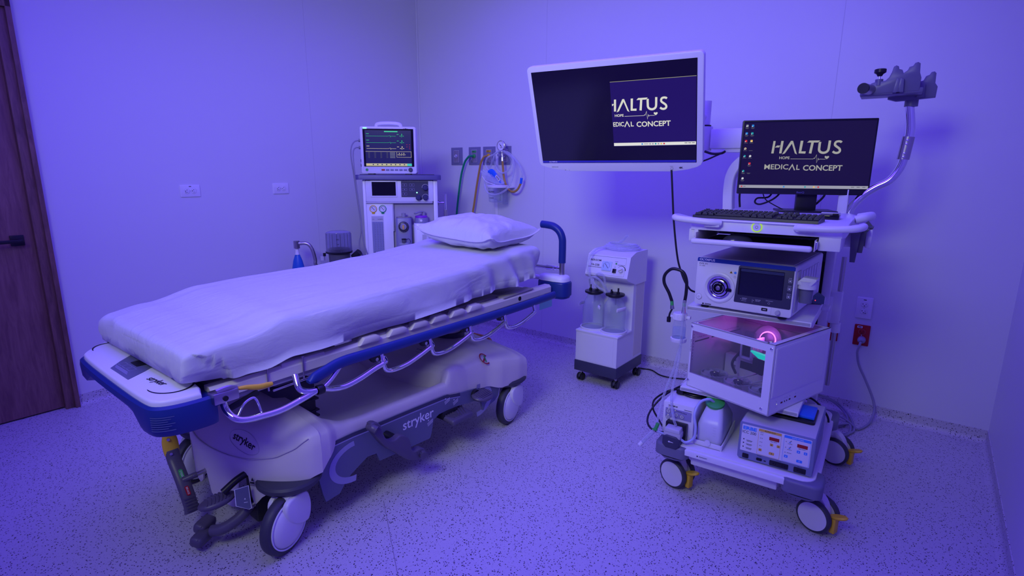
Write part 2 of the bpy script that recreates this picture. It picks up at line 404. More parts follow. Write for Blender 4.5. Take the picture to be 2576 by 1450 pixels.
for y in ys:
    t = lerp_tab(BASE, y)
    half = [(0, t[0]), (t[1], t[2]), (t[3], t[4]), (t[5], t[6]), (t[7], t[8]), (t[9], t[10]), (t[11], t[12]), (t[11]-.008, t[12]), (t[11]-.03, t[12]+.02), (0, t[0]-.03 if t[0] < .33 else .27)]
    h = chaikin([(a, 0, b) for a, b in half], 1)
    ring = [Vector((p[0], y, p[2])) for p in h]+[Vector((-p[0], y, p[2])) for p in h[-2:0:-1]]
    rings.append(ring)
g.loft(rings, IVO)
def nose_profile(x):
    zc = tab(CREASE, x); k = min(1, max(0, (abs(x)/NX))); 
    return [(0, .462), (.233, .462), (.512, .452), (.767, .430-.035*(1-k)), (.958, zc+.012), (1.0, zc-.012), (1.0, tab(SKIRT, x))]
NP = []
def nose_ring(x):
    u = x/NX; d = math.sqrt(max(0, 1-u*u)); pr = chaikin([(r, 0, z) for r, z in nose_profile(x)], 1)
    pts = [Vector((x*p.x, NC-NYB*d*p.x, p.z)) for p in pr]
    e = pts[-1]; n = Vector((u/NX, -d/NYB, 0)).normalized()
    return pts+[e-n*.006, e-n*.006+Vector((0, 0, .25*0+(pr[-2].z-e.z)*.6))]
xs = []
for k in range(181):
    t = math.radians(-90+k); xs.append(NX*math.sin(t))
xs += [p[0] for p in SKIRT]; xs = sorted(set(round(x, 5) for x in xs))
xs = [x for i, x in enumerate(xs) if i == 0 or x-xs[i-1] > .0006]
xs[0] = -NX; xs[-1] = NX
g.loft([nose_ring(x) for x in xs], IVO, cap=False, closed=False)
base_shell = g.build('base_shell', bed, ang=60)
# oval badge and lettering on the foot hump, printed symbols
g = G()
def hump(x, y):
    if y > NC: return .46
    r = math.sqrt((x/NX)**2+((y-NC)/NYB)**2); xe = x/max(r, 1e-4); pr = chaikin([(a, 0, b) for a, b in nose_profile(xe)], 1)
    for p, q in zip(pr, pr[1:]):
        if p.x <= r <= q.x: return p.z+(q.z-p.z)*(r-p.x)/max(1e-6, q.x-p.x)
    return pr[-1].z
def onhump(pts, dz=.0012): return [Vector((x, y, hump(x, y)+dz)) for x, y in pts]
cx0, cy0 = .215, -.845; ca, sa = math.cos(.62), math.sin(.62)
def badge(u, v): return (cx0+u*ca-v*sa, cy0+u*sa+v*ca)
bc, ba = (.10, -.905), .25
def tohump(M2, v):  # text coords -> hump
    return v
def hump_text(g, s, c, ang, size, m, wx=1):
    v, f = text_mesh(s, 0, .018); w0 = max(p[0] for p in v); ca, sa = math.cos(ang), math.sin(ang); out = []
    for p in v:
        u = (p[0]-w0/2)*size*wx; q = (p[1]-.3)*size*.42; x = c[0]+u*ca-q*sa; y = c[1]+u*sa+q*ca; out.append((x, y, hump(x, y)+.0018))
    g.add(out, f, m)
BCX, BCY, BAN = .196, -.822, .16
hump_text(g, 'stryker', (BCX, BCY), BAN, .040, INK, 1.0)
el = [(BCX+.078*math.cos(a)*math.cos(BAN)-.016*math.sin(a)*math.sin(BAN), BCY+.078*math.cos(a)*math.sin(BAN)+.016*math.sin(a)*math.cos(BAN)) for a in [2*PI*k/40 for k in range(40)]]
g.tube(onhump(el, .0005), .0014, mat('badge_line', (.55, .52, .50), .4), n=5, closed=True, smooth=False)
cr_ = []
for k in range(41):
    x = NX*.985*math.sin(math.radians(-60+150*k/41)); u = x/NX; d = math.sqrt(1-u*u); cr_.append((x*.985, NC-NYB*d*.985, tab(CREASE, x)+.004))
g.tube(cr_, .0022, mat('badge_line', (.55, .52, .50), .4), n=5, smooth=False)
g.build('hump_badge', bed)
# slate side panels
def side_panel(s):
    g = G(); P = [(-.655, .335), (-.60, .332), (-.50, .334), (-.38, .329), (-.2, .325), (0, .318), (.06, .30), (.18, .286), (.30, .275), (.40, .25), (.385, .19), (.36, .17), (.30, .155), (.285, .185), (.26, .215), (.16, .225), (.10, .235), (.02, .24), (-.04, .24), (-.075, .225), (-.09, .165), (-.10, .145), (-.38, .16), (-.395, .20), (-.44, .205), (-.52, .165), (-.55, .14), (-.575, .11), (-.635, .105), (-.645, .14), (-.665, .25)]
    M = fr((s*.394, 0, 0), (0, 1, 0), (0, 0, 1), (s, 0, 0))
    if s > 0: g.prism(P, -.012, 0, SLATE, M)
    else: g.prism(P, -.012, 0, SLATE, M)
    Mz = fr((s*.3945, 0, 0), (0, 1, 0), (0, 0, 1), (s, 0, 0))
    top = [(-.655, .335), (-.60, .332), (-.50, .334), (-.38, .329), (-.2, .325), (0, .318), (.10, .297)]
    for (d0, d1, m) in ((0, .016, SLATD), (.016, .021, BANDC)):
        A = [(y, z-d0) for y, z in top]; B = [(y, z-d1) for y, z in top]; n = len(A)
        g.add([(p[0], p[1], 0) for p in A+B], [(k, k+1, n+k+1, n+k) for k in range(n-1)], m, Mz)
    # pale swooping stripe at each end
    for (cy, sg) in ((-.50, 1), (.22, -1)):
        A = []; B = []
        for k in range(17):
            a = PI/2+PI*k/16
            A.append((cy+sg*(.115*math.cos(a)), .215+.085*math.sin(a))); B.append((cy+sg*(.092*math.cos(a)+.004), .217+.062*math.sin(a)))
        A = [(y, max(z, .13)) for y, z in A]; n = len(A)
        g.add([(p[0], p[1], .0004) for p in A+B], [(k, k+1, n+k+1, n+k) for k in range(n-1)], BANDC, Mz)
    if s > 0:
        g.text('stryker', Mz @ Matrix.Translation((-.255, .245, .0004)), .062, INKW, bold=.012)
        for (y, z) in ((-.115, .22), (-.005, .285), (.05, .262)):
            for k in range(3): g.flat([(y+.002*k, z-.006*k), (y+.035, z+.012-.006*k), (y+.035, z+.0145-.006*k), (y+.002*k, z+.0025-.006*k)], INKW, Mz, .0006)
            g.flat([(y+.004, z+.018), (y+.012, z+.018), (y+.008, z+.010)], INKW, Mz, .0006)
    return g.build('side_panel', bed, label='slate grey side panel with white lettering' if s > 0 else None)
BANDC = mat('lilac_stripe', (.34, .33, .50), .5)
side_panel(1); side_panel(-1)
# printed warning labels inside the head slope
g = G(); 
g.build  # noqa
M = fr((.02, .115, .40), (1, 0, 0), (0, .62, .78)); g = G()
M = fr((.04, .095, .372), (1, 0, .0), (0, .75, .66))
for r in range(6):
    for k in range(3): g.flat(rrect(.035, .004, .001, 2, .02+.05*k, .01+.011*r), INK, M, .003) if (r+k) % 3 else g.flat(circ(.006, 10, .02+.05*k, .012+.011*r), INK, M, .003)
g.text('stryker', M @ Matrix.Translation((.0, .078, .003)), .016, INK)
g.build('warning_print', bed)
g = G(); M = fr((.372, .30, .405), (-.30, 1, .0), (-.8, 0, .7)); g.ring(.034, .007, RED, M, .004); g.flat([(-.03, -.005), (-.022, -.012), (.03, .008), (.026, .014)], RED, M, .005); g.flat([(-.014, -.018), (-.004, -.02), (.02, .012), (.008, .016)], GRN, M, .006)
g.build('no_load_symbol', bed, label='red circle symbol with green strip')
# rubber bumpers under the wheel covers
for (y0, y1) in ((-.845, -.62), (.38, .655)):
    for s in (1, -1):
        g = G(); cy = (y0+y1)/2; hl = (y1-y0)/2
        g.lathe([(.04, -.006), (.09, -.014), (.114, -.011), (.122, -.002), (.122, .010), (.115, .018), (.04, .022)], RUB, fr((s*.325, cy, .228)), n=32, sx=.95, sy=hl/.122)
        g.build('wheel_bumper', bed)
# casters
def caster(x, y, az, s):
    g = G()
    c = bpy.data.objects.new('caster', None); COL.objects.link(c); c.parent = bed; c.location = (x, y, .106); c.rotation_euler = (0, 0, az)
    T = fr((0, 0, 0), (0, 1, 0), (0, 0, 1))  # z' = +x
    g.lathe([(.074, -.019), (.098, -.019), (.104, -.013), (.106, 0), (.104, .013), (.098, .019), (.074, .019)], RUB, T, n=48); g.lathe([(.0, -.015), (.078, -.017)], IVO, T, n=32)
    g.build('tire', c)
    g = G(); g.lathe([(.086, .019), (.0865, .0235), (.083, .024), (.081, .0205)], INKW, T, n=48)
    g.lathe([(.082, .014), (.079, .021), (.070, .030), (.05, .036), (.02, .039), (0, .0395)], WHTC, T, n=48)
    g.tube([(.0405-.00+.0*0, .079*math.cos(a), .012+.05*math.sin(a)*.0-.03*math.cos(a*2)*0) for a in (0,)], .001, WHT, n=4, smooth=False) if 0 else None
    g.build('hub_cover', c)
    g = G(); P = [(-.035, .06), (-.02, .105), (.075, .105), (.095, .05), (.09, .0), (.07, -.03), (.0, .0)]
    g.prism(chaikin([(a, b, 0) for a, b in P], 2, True), .024, .043, WHTC, T, bev=.008, seg=3); g.box((0, .03, .098), (.06, .07, .02), WHTC, .006)
    g.prism(chaikin([(a, b, 0) for a, b in P], 2, True), -.040, -.024, WHTC, T, bev=.004)
    g.build('fork', c)
WHTC = mat('pale_wheel_plastic', (.74, .73, .74), .3)
caster(.392, -.80, .33, 1); caster(.392, .475, .15, 1); caster(-.33, -.80, .33, 1); caster(-.36, .475, .15, -1)
# lift columns
g = G(); g.box((.0, -.575, .36), (.26, .18, .26), RUB, .012)
for z in (.30, .325, .35, .40): g.box((0, -.575, z), (.275, .195, .008), RUB, .002)
g.box((.0, -.575, .55), (.20, .13, .16), GRY, .01); g.build('lift_column', bed)
g = G(); g.prism(circ(.095, 28), .40, .46, RUB, fr((.0, .42, 0))); g.prism(circ(.075, 28), .46, .60, IVO, fr((0, .42, 0)))
g.lathe([(.08, 0), (.14, .04), (.16, .12), (.16, .14)], IVO, fr((0, .42, .47)), n=28); g.build('lift_column', bed)
# litter frame
g = G()
def beam(x, y0, z0, y1, z1, w, h, m, ch=.012):
    sec = [(-w/2, -h/2), (w/2, -h/2+ch), (w/2, h/2-ch), (w/2-ch, h/2), (-w/2, h/2)] if x > 0 else [(-w/2, -h/2+ch), (w/2, -h/2), (w/2, h/2), (-w/2+ch, h/2), (-w/2, h/2-ch)]
    g.loft([[Vector((x+a, y, z+b)) for a, b in sec] for y, z in ((y0, z0), (y1, z1))], m)
for s in (1, -1): beam(s*.345, -.98, .640, .90, .662, .045, .055, IVO); beam(s*.330, -.94, .607, .80, .625, .05, .03, LGR)
for y in (-.93, -.5, -.05, .45, .85): g.box((0, y, .64), (.68, .05, .035), LGR, .004)
g.box((0, -.15, .682), (.62, 1.72, .012), TAU, .003); g.build('litter_frame', bed)
# strap brackets: row of bevelled pockets on the rail
g = G()
for k, y in enumerate([-.38, -.24, -.12, -.0, .12, .24]):
    P = [(-.055, -.02), (.045, -.02), (.045, .0), (.03, .008), (-.03, .008)]
    g.prism(P, 0, .035, IVO, fr((.345, y, .683+.012*(y+.4)), (0, 1, 0), (0, 0, 1)), bev=.007)
g.box((.338, -.66, .670), (.05, .17, .018), IVO, .006); g.box((.325, -.02, .672), (.045, .80, .018), IVO, .005)
g.build('side_bracket', bed)
g = G(); g.box((.335, .60, .690), (.06, .26, .008), TAU, .003, rot=(.03, 0, 0)); g.box((.28, .62, .685), (.15, .24, .006), TAU, .002)
g.cyl((.366, .60, .662), (.3695, .60, .662), .012, BLK); g.build('deck_panel', bed)
# side rails
BLUE_PTS = [(.0, -.69, .612), (.0, -.62, .632), (.0, -.55, .646), (.0, -.42, .646), (.0, 0, .644), (.0, .4, .642), (.0, .80, .648), (0, .825, .650)]
for s in (1, -1):
    rail = bpy.data.objects.new('side_rail', None); COL.objects.link(rail); rail.parent = bed; rail.location = (s*.43, 0, 0); rail.scale = (1, 1, 1)
    g = G(); g.tube(BLUE_PTS, lambda t: (.021*min(1, .35+t*14)*min(1, .55+(1-t)*20), .015), NAV, n=16, flat=(0, 0, 1)); g.build('rail_pad', rail)
    g = G(); o = s*.0
    def T(pts, r=.0095): g.tube([(s*a, y, z) for a, y, z in pts], r, CHR, n=10)
    T([(-.05, -.955, .640), (-.03, -.955, .60), (0, -.945, .575), (.012, -.92, .563), (.012, -.87, .556), (.012, -.80, .553), (.012, -.72, .566), (.012, -.655, .578), (.012, -.60, .562), (.012, -.55, .556), (.012, -.49, .565), (.012, -.42, .584), (.012, -.378, .592)], .011)
    x = .012
    for y in (-.378, -.122, .13, .385):
        T([(x, y, .592), (x, y+.015, .562), (x, y+.06, .552), (x, y+.12, .556), (x, y+.19, .574), (x, y+.252, .594)])
        T([(0, y, .64), (x, y, .592), (x, y-.005, .585)], .009)
        T([(-.008, y-.005, .60), (-.01, y+.012, .583), (-.012, y+.035, .585), (-.03, y+.04, .60)], .007)
        g.prism([(-.03, .0), (.03, .0), (.018, -.025), (-.012, -.025)], -.008, .008, BLK, fr((0, y-.03, .632), (0, 1, 0), (0, 0, 1), (1, 0, 0)))
        g.cyl((s*.008, y-.027, .617), (s*.012, y-.027, .617), .007, CHR)
    T([(0, .637, .64), (x, .637, .60)], .009)
    T([(-.03, -.72, .64), (0, -.725, .60), (.01, -.70, .583), (.012, -.665, .577)], .011)
    T([(.012, -.64, .58), (.004, -.60, .60), (0, -.56, .635)], .009)
    T([(-.01, -.935, .565), (-.02, -.905, .60), (-.02, -.875, .612), (-.012, -.865, .60), (0, -.86, .562)], .004)
    g.build('rail_tube', rail)
    g = G(); g.lathe([(.0155, -.013), (.0175, -.01), (.0175, .01), (.0155, .013)], BLK, fr((s*.012, -.655, .577), (1, 0, 0), (0, 1, 0)) @ Euler((PI/2, 0, 0)).to_matrix().to_4x4(), n=16); g.build('rail_clamp', rail)
    # latch with yellow lever
    g = G(); g.box((-s*.01, -.965, .655), (.045, .075, .035), STL, .004); g.tube([(0, -.99, .675), (0, -.955, .678), (0, -.93, .67)], (.010, .004) if 0 else .008, STL, n=8); g.cyl((s*.012, -.97, .652), (s*.016, -.97, .652), .008, BLK)
    g.build('rail_latch', rail)
    g = G(); g.tube([(0, -.935, .668), (.002, -.90, .662), (.006*s, -.86, .652), (.006*s, -.82, .650)], lambda t: (.004+.006*math.sin(min(1, t*1.3)*PI*.5)-.003*max(0, t-.85)/.15, .007), YEL, n=12, flat=(0, 0, 1)); g.build('release_lever', rail, label='yellow release lever')
g = G()
for y in (-.80, -.67): g.cyl((.37, y, .60), (.372, y, .685), .003, STL); g.cyl((.37, y, .685), (.37, y, .685+.004), .006, STL)
g.tube([(.38, -.79, .60), (.38, -.74, .602), (.38, -.3, .62)], .004, STL, n=8); g.box((.36, -.88, .592), (.012, .10, .02), BLK, .003, rot=(.25, 0, 0)); g.build('accessory_hook', bed)
# foot bumper section
P = [(-.39, -.985), (-.405, -1.02), (-.385, -1.06), (-.315, -1.125), (-.27, -1.142), (.10, -1.150), (.34, -1.150), (.385, -1.135), (.41, -1.08), (.415, -.985)]
g = G(); Pc = chaikin([(a, b, 0) for a, b in P], 2, True)
g.prism([(p[0]*.985+.002, (p[1]+1.06)*.96-1.06) for p in Pc], .655, .680, WHT, bev=.009, seg=3)
M = Matrix.Translation((0, 0, .6805))
q4 = [(-.135, -1.030), (.062, -1.032), (.085, -1.06), (.128, -1.122), (-.035, -1.122), (-.085, -1.08)]
g.flat(q4, SLATE, M, .0006); 
for k in range(3): g.outline(rrect(.032, .022, .003, 3, -.045+.038*k, -1.082), .0015, BANDC, M, .001)
g.prism(rrect(.06, .032, .004, 3, -.01, -1.047), .0006, .003, BLK, M)
for k in range(3): g.flat(rrect(.11, .0025, .001, 2, .0+.01*k, -1.100-.004*k), BANDC, M, .001)
g.text('stryker', M @ fr((.165, -1.085, .001), (1, .10, 0), (-.1, 1, 0)), .034, INK, bold=.01)
def arc(c, r, a0, a1, w_): 
    return [Vector((c[0]+r[0]*math.cos(a0+(a1-a0)*k/20), c[1]+r[1]*math.sin(a0+(a1-a0)*k/20), .6805)) for k in range(21)]
g.tube(arc((.275, -1.055), (.075, .060), 1.9, -1.7, .004), lambda t: (.0008, .0015+.003*math.sin(t*PI)), INK, n=6, flat=(0, 0, 1)); g.tube(arc((-.29, -1.045), (.07, .055), PI-1.3+.2, PI+1.5, .004), lambda t: (.0008, .0015+.003*math.sin(t*PI)), INK, n=6, flat=(0, 0, 1))
g.build('foot_panel', bed, label='white control panel at the foot end')
def bumper_ring(P, zt, zb):  # curved wall following the plate, deeper at the near corner
    rings = []; n = len(P)
    for i, p in enumerate(P):
        t = max(0, min(1, (p[0]-.235)/.05)); t = t*t*(3-2*t); e = max(0, min(1, (-p[0]-.20)/.08))*max(0, min(1, (p[0]+.36)/.05)); zb_ = .618-.048*t-.04*e
        c = Vector((p[0], p[1], 0)); d = Vector((p[0], p[1]+.86, 0)).normalized()
        prof = [(-.035, .650), (0.0, .664), (.010, .657), (.013, .64), (.010, zb_+.02), (-.002, zb_), (-.05, zb_), (-.06, .64)]
        rings.append([c+d*u+Vector((0, 0, z)) for u, z in prof])
    return rings
Pb = chaikin([(a, b, 0) for a, b in [(-.37, -.975)]+P+[(.39, -.975)]], 2)
g = G(); g.loft(bumper_ring(Pb, 0, 0), NAV); 
Pk = [p for p in Pb if p.x > .25]; g.prism([(p.x*.99, (p.y+1.0)*.96-1.0) for p in Pk]+[(.27, -.985)], .568, .60, NAV); g.prism([(p.x*.985, p.y*.985) for p in Pb], .62, .65, NAV)
pr_ = mat('grey_print', (.12, .15, .30), .6)
cor = [p for p in Pb if p.x > .33]; arc_ = []
for i in range(33):
    t = i/32*(len(cor)-1); j = min(int(t), len(cor)-2); p = cor[j]*(1-(t-j))+cor[j+1]*(t-j); d_ = Vector((p.x, p.y+.86, 0)).normalized(); arc_.append(p+d_*.0142)
for k in range(7):
    e_ = 13-(k % 3); z_ = .634-.0068*k; seg_ = arc_[3:e_]; n = len(seg_); k0 = .0142-.0035*max(0, (.6-z_)/.02)
    g.add([(p.x, p.y, z_+h) for h in (0, .0022) for p in seg_], [(i, i+1, n+i+1, n+i) for i in range(n-1)], pr_)
g.build('foot_bumper', bed, label='navy bumper around the foot end')
# steer and brake lever at the foot end
g = G(); Yl = -.955
g.tube([(-.122, Yl, .350), (-.119, Yl, .315), (-.110, Yl, .270), (-.104, Yl, .256)], lambda t: (.012+.016*math.sin(PI*min(1, .15+t*.8)), .0145), YEL, n=20, flat=(0, 1, 0))
for z, x in ((.333, -.103), (.278, -.093)): g.cyl((x-.004, Yl-.008, z), (x+.003, Yl-.010, z+.001), .0055, STL, n=12)
g.build('lever_cap', bed, label='amber end cap of the steer lever')
g = G(); g.tube([(-.112, Yl, .285), (-.100, Yl, .252), (-.070, Yl, .215), (-.035, Yl, .170), (-.005, Yl, .120), (.012, Yl, .085), (.015, Yl, .076)], lambda t: (.0245+.006*max(0, t-.75)*4*(1-max(0, t-.95)*14), .0145), PED, n=18, flat=(0, 1, 0))
g.tube([(-.038, Yl, .185), (-.028, Yl+.03, .192), (-.025, Yl+.045, .194)], .0115, PED, n=12); g.cyl((-.025, Yl+.03, .194), (-.022, -.85, .197), .0085, STL)
for (x, z, s_, m) in ((-.058, .2, 'STEER', GRN), (-.018, .146, 'BRAKE', RED)):
    ax = Vector((.57, 0, -.82)); n_ = Vector((.82, 0, .57)); M = fr(Vector((x, Yl, z))+n_*.0140, ax, (0, 1, 0), n_); g.prism(rrect(.036, .014, .005, 4), 0, .0012, m, M); g.text(s_, M @ Matrix.Translation((0, -.003, .0016)), .0095, INKW, 'c')
for k in range(5): x = -.004+.005*k; z = .128-.010*k; g.tube([(x+.012, Yl-.022, z+.003), (x+.018, Yl, z+.008), (x+.012, Yl+.022, z+.003)], .0015, PED, n=5, smooth=False)
g.build('steer_lever', bed)
# foot pedals at the foot end
def pad(g, c, L_, W_, H_, az, pitch, m=PED, ribs=7):
    b = bmesh.new(); bmesh.ops.create_uvsphere(b, u_segments=24, v_segments=12, radius=1)
    for v in b.verts:
        x, y, z = v.co; v.co = Vector((x*L_/2, y*W_/2, (z if z < 0 else z*.75)*H_/2))
    T_ = Matrix.Translation(c) @ Euler((0, pitch, az)).to_matrix().to_4x4(); g.bm(b, m, T_)
    for k in range(ribs):
        x = (k+1)/(ribs+1)*1.5-.75; w_ = math.sqrt(1-x*x)*W_/2*.8; pts = [T_ @ Vector((x*L_/2+.06*L_*(1-(y_/w_)**2), y_, H_/2*.75*math.sqrt(max(0, 1-x*x-(y_/(W_/2))**2*.95))+.0005)) for y_ in [w_*(-1+2*j/6) for j in range(7)]]
        g.tube(pts, .0022, m, n=5, smooth=False)
g = G(); g.tube([(.228, -.82, .262), (.222, -.87, .248), (.214, -.92, .218)], .013, BLK, n=12); pad(g, (.196, -.935, .186), .125, .075, .042, 1.35, -.12); g.build('foot_pedal', bed)
g = G(); g.tube([(.23, -.83, .14), (.225, -.88, .10), (.20, -.93, .072), (.17, -.955, .065)], .020, PED, n=12)
for (x, y, z) in ((.115, -.955, .066), (.155, -.985, .048)): g.box((x, y, z), (.048, .075, .04), PED, .014, 3, rot=(0, .25, .5)); [g.box((x+.010*k-.015, y, z+.0205-.0025*k), (.004, .055, .004), PED, .001, rot=(0, .25, .5)) for k in range(4)]
g.box((.235, -.80, .17), (.07, .07, .20), BLK, .01); g.cyl((.272, -.845, .155), (.276, -.856, .155), .009, STL); g.build('foot_pedal', bed)
g = G(); M = fr((.268, -.875, .170), (.5, .85, .0), (-.1, 0, 1)) @ Matrix.Scale(.62, 4); g.prism([(-.045, .10), (.03, .11), (.035, -.03), (.022, -.035), (-.045, .0)], 0, .004, SLATE, M); g.outline([(-.045, .10), (.03, .11), (.035, -.03), (.022, -.035), (-.045, .0)], .003, INKW, M, .0045); g.flat([(.0, .03), (.01, .03), (.005, .04)], INKW, M, .005); g.flat(rrect(.02, .003, .001, 2, .008, .012), INKW, M, .005); g.build('pedal_placard', bed)
g = G(); M = fr((.262, -.8375, .215), (1, .45, 0), (0, 0, 1)); g.flat([(0, .03), (.012, .03), (.006, .044)], INK, M, .006)
for k in range(2): g.flat(rrect(.035, .002, .001, 2, .006, .018-.006*k), INK, M, .006)
g.flat(rrect(.02, .006, .002, 2, .004, .023), INK, M, .006); g.build('pedal_symbol', bed)
# rocker pedal on the near side
RP = [(-.497, .382), (-.483, .388), (-.46, .379), (-.446, .357), (-.442, .331), (-.427, .294), (-.402, .277), (-.379, .274), (-.358, .283), (-.338, .276), (-.314, .256), (-.302, .23), (-.3, .193), (-.279, .178), (-.257, .183), (-.23, .173), (-.22, .152), (-.232, .135), (-.27, .134), (-.302, .145), (-.343, .176), (-.382, .216), (-.429, .257), (-.464, .306), (-.489, .35)][::-1]
g = G(); pc = [(p.x+.02, p.y) for p in chaikin([(a_, b_, 0) for a_, b_ in RP], 1, True)]
g.prism(pc, 0, .030, PED, fr((.448, 0, 0), (0, 1, 0), (0, 0, 1), (1, 0, 0)), bev=.007, seg=3)
g.tube([(.448, -.462, .362), (.475, -.470, .368), (.492, -.462, .360)], .016, PED, n=12); g.tube([(.448, -.228, .152), (.475, -.224, .152), (.492, -.228, .150)], .016, PED, n=12)
g.cyl((.385, -.345, .262), (.452, -.335, .252), .019, BLK)
for k in range(6): g.tube([(.480, -.482+.008*k, .380-.003*k*k*.3), (.486, -.476+.008*k, .370-.003*k)], .002, PED, n=5, smooth=False); g.tube([(.482, -.252+.009*k, .178-.004*k), (.486, -.250+.009*k, .166-.004*k)], .002, PED, n=5, smooth=False)
g.build('rocker_pedal', bed)
g = G(); g.box((.41, .055, .205), (.10, .14, .028), PED, .012, 3, rot=(0, .12, 0)); 
for k in range(8): g.box((.41, .0+.015*k, .2215), (.07, .003, .003), PED, .0, rot=(0, .12, .5*(1 if k < 4 else -1)))
g.box((.36, .03, .22), (.08, .10, .04), BLK, .01); g.build('side_pedal', bed)
g = G(); pad(g, (.43, .22, .255), .10, .125, .045, .1, .15); g.cyl((.36, .20, .262), (.41, .20, .258), .024, BLK); g.prism([(0, 0), (.05, 0), (.02, -.06), (.012, -.06)], 0, .01, SLATE, fr((.42, .21, .235), (0, 1, 0), (0, 0, 1), (1, 0, 0))); g.build('side_pedal', bed)
# head end: corner housings, cross bar, push handles
for s in (1, -1):
    g = G(); Q = [(s*.24, .93), (s*.24, 1.02), (s*.41, 1.045), (s*.435, 1.02), (s*.435, .955), (s*.41, .93)]
    Q = Q if s > 0 else Q[::-1]
    g.prism(chaikin([(a, b, 0) for a, b in Q], 1, True), .615, .70, NAV, bev=.012, seg=3); g.prism(chaikin([(a, b, 0) for a, b in Q], 1, True), .635, .60, NAV, sc=.88)
    g.build('corner_bumper', bed); g = G()
    g.prism(chaikin([(a*.985, (b-.985)*.96+.985, 0) for a, b in Q], 1, True), .70, .735, WHT, bev=.02, seg=4, sc=.93); g.build('corner_cap', bed)
    h = bpy.data.objects.new('push_handle', None); COL.objects.link(h); h.parent = bed
    g = G(); g.cyl((s*.375, 1.0, .70), (s*.375, 1.0, .82), .0165, STL); g.cyl((s*.375, 1.0, .80), (s*.375, 1.0, .808), .0185, STL); g.build('handle_post', h)
    g = G(); g.tube([(s*.375, 1.0, .805), (s*.375, 1.0, .90), (s*.372, .999, .95), (s*.352, .997, .99), (s*.315, .993, 1.015), (s*.27, .99, 1.022), (s*.235, .988, 1.024)], .0215, NAV, n=20); g.build('handle_grip', h)
g = G(); g.tube([(-.36, 1.0, .77), (.36, 1.0, .77)], .011, CHR, n=14, smooth=False); g.cyl((.27, 1.0, .77), (.32, 1.0, .77), .016, CHR); g.cyl((.325, 1.0, .77), (.345, 1.0, .77), .014, CHR); g.tube([(-.30, .96, .71), (.28, .96, .71)], .014, WHT, n=12, smooth=False); g.build('cross_bar', bed)
g = G(); g.bb((.40, .74, .575), (.403, .86, .625), glass('green_tag', (.5, .95, .8), .3, .6)); g.build('hanging_tag', bed, label='translucent green tag')
# ---------------------------------------------------------------- sheet
def cloth_mat(name, col, bs=700):
    m = bpy.data.materials.new(name); m.use_nodes = True; nt = m.node_tree; N = nt.nodes; L = nt.links; b = N['Principled BSDF']
    b.inputs['Base Color'].default_value = (*col, 1); b.inputs['Roughness'].default_value = .85; b.inputs['Sheen Weight'].default_value = .25
    tc = N.new('ShaderNodeTexCoord'); wv = N.new('ShaderNodeTexWave'); wv.inputs['Scale'].default_value = 300; wv2 = N.new('ShaderNodeTexWave'); wv2.inputs['Scale'].default_value = 300; wv2.bands_direction = 'Y'
    L.new(tc.outputs['Object'], wv.inputs['Vector']); L.new(tc.outputs['Object'], wv2.inputs['Vector'])
    a = N.new('ShaderNodeMath'); L.new(wv.outputs['Fac'], a.inputs[0]); L.new(wv2.outputs['Fac'], a.inputs[1])
    n = N.new('ShaderNodeTexNoise'); n.inputs['Scale'].default_value = 9; n.inputs['Detail'].default_value = 5; n.inputs['Distortion'].default_value = 1.2
    mp = N.new('ShaderNodeMapping'); mp.inputs['Scale'].default_value = (2.2, .5, 1); L.new(tc.outputs['Object'], mp.inputs[0]); L.new(mp.outputs[0], n.inputs['Vector'])
    b1 = N.new('ShaderNodeBump'); b1.inputs['Strength'].default_value = .05; b1.inputs['Distance'].default_value = .0006; L.new(a.outputs[0], b1.inputs['Height'])
    b2 = N.new('ShaderNodeBump'); b2.inputs['Strength'].default_value = .55; b2.inputs['Distance'].default_value = .011; L.new(n.outputs['Fac'], b2.inputs['Height']); L.new(b1.outputs[0], b2.inputs['Normal']); L.new(b2.outputs[0], b.inputs['Normal'])
    return m
SHEET = cloth_mat('white_sheet', (.62, .63, .64))
def top_z(y):
    return lerp_tab([(-1.05, .800), (-.90, .822), (-.70, .858), (-.5, .868), (-.2, .872), (.1, .888), (.45, .915), (.62, .935), (.78, .936)], y)[0]
def bot_z(y, near):
    return lerp_tab([(-1.05, .702), (-.95, .694), (-.80, .680), (-.70, .700), (-.5, .700), (-.25, .708), (.2, .724), (.5, .742), (.72, .757), (.78, .77)], y)[0]
def seam_noise(y, z, s): 
    return noise.noise(Vector((y*7+s*5, z*3+y*5, 3.1*s)))
g = G(); rings = []; NY = 420; NS = 168
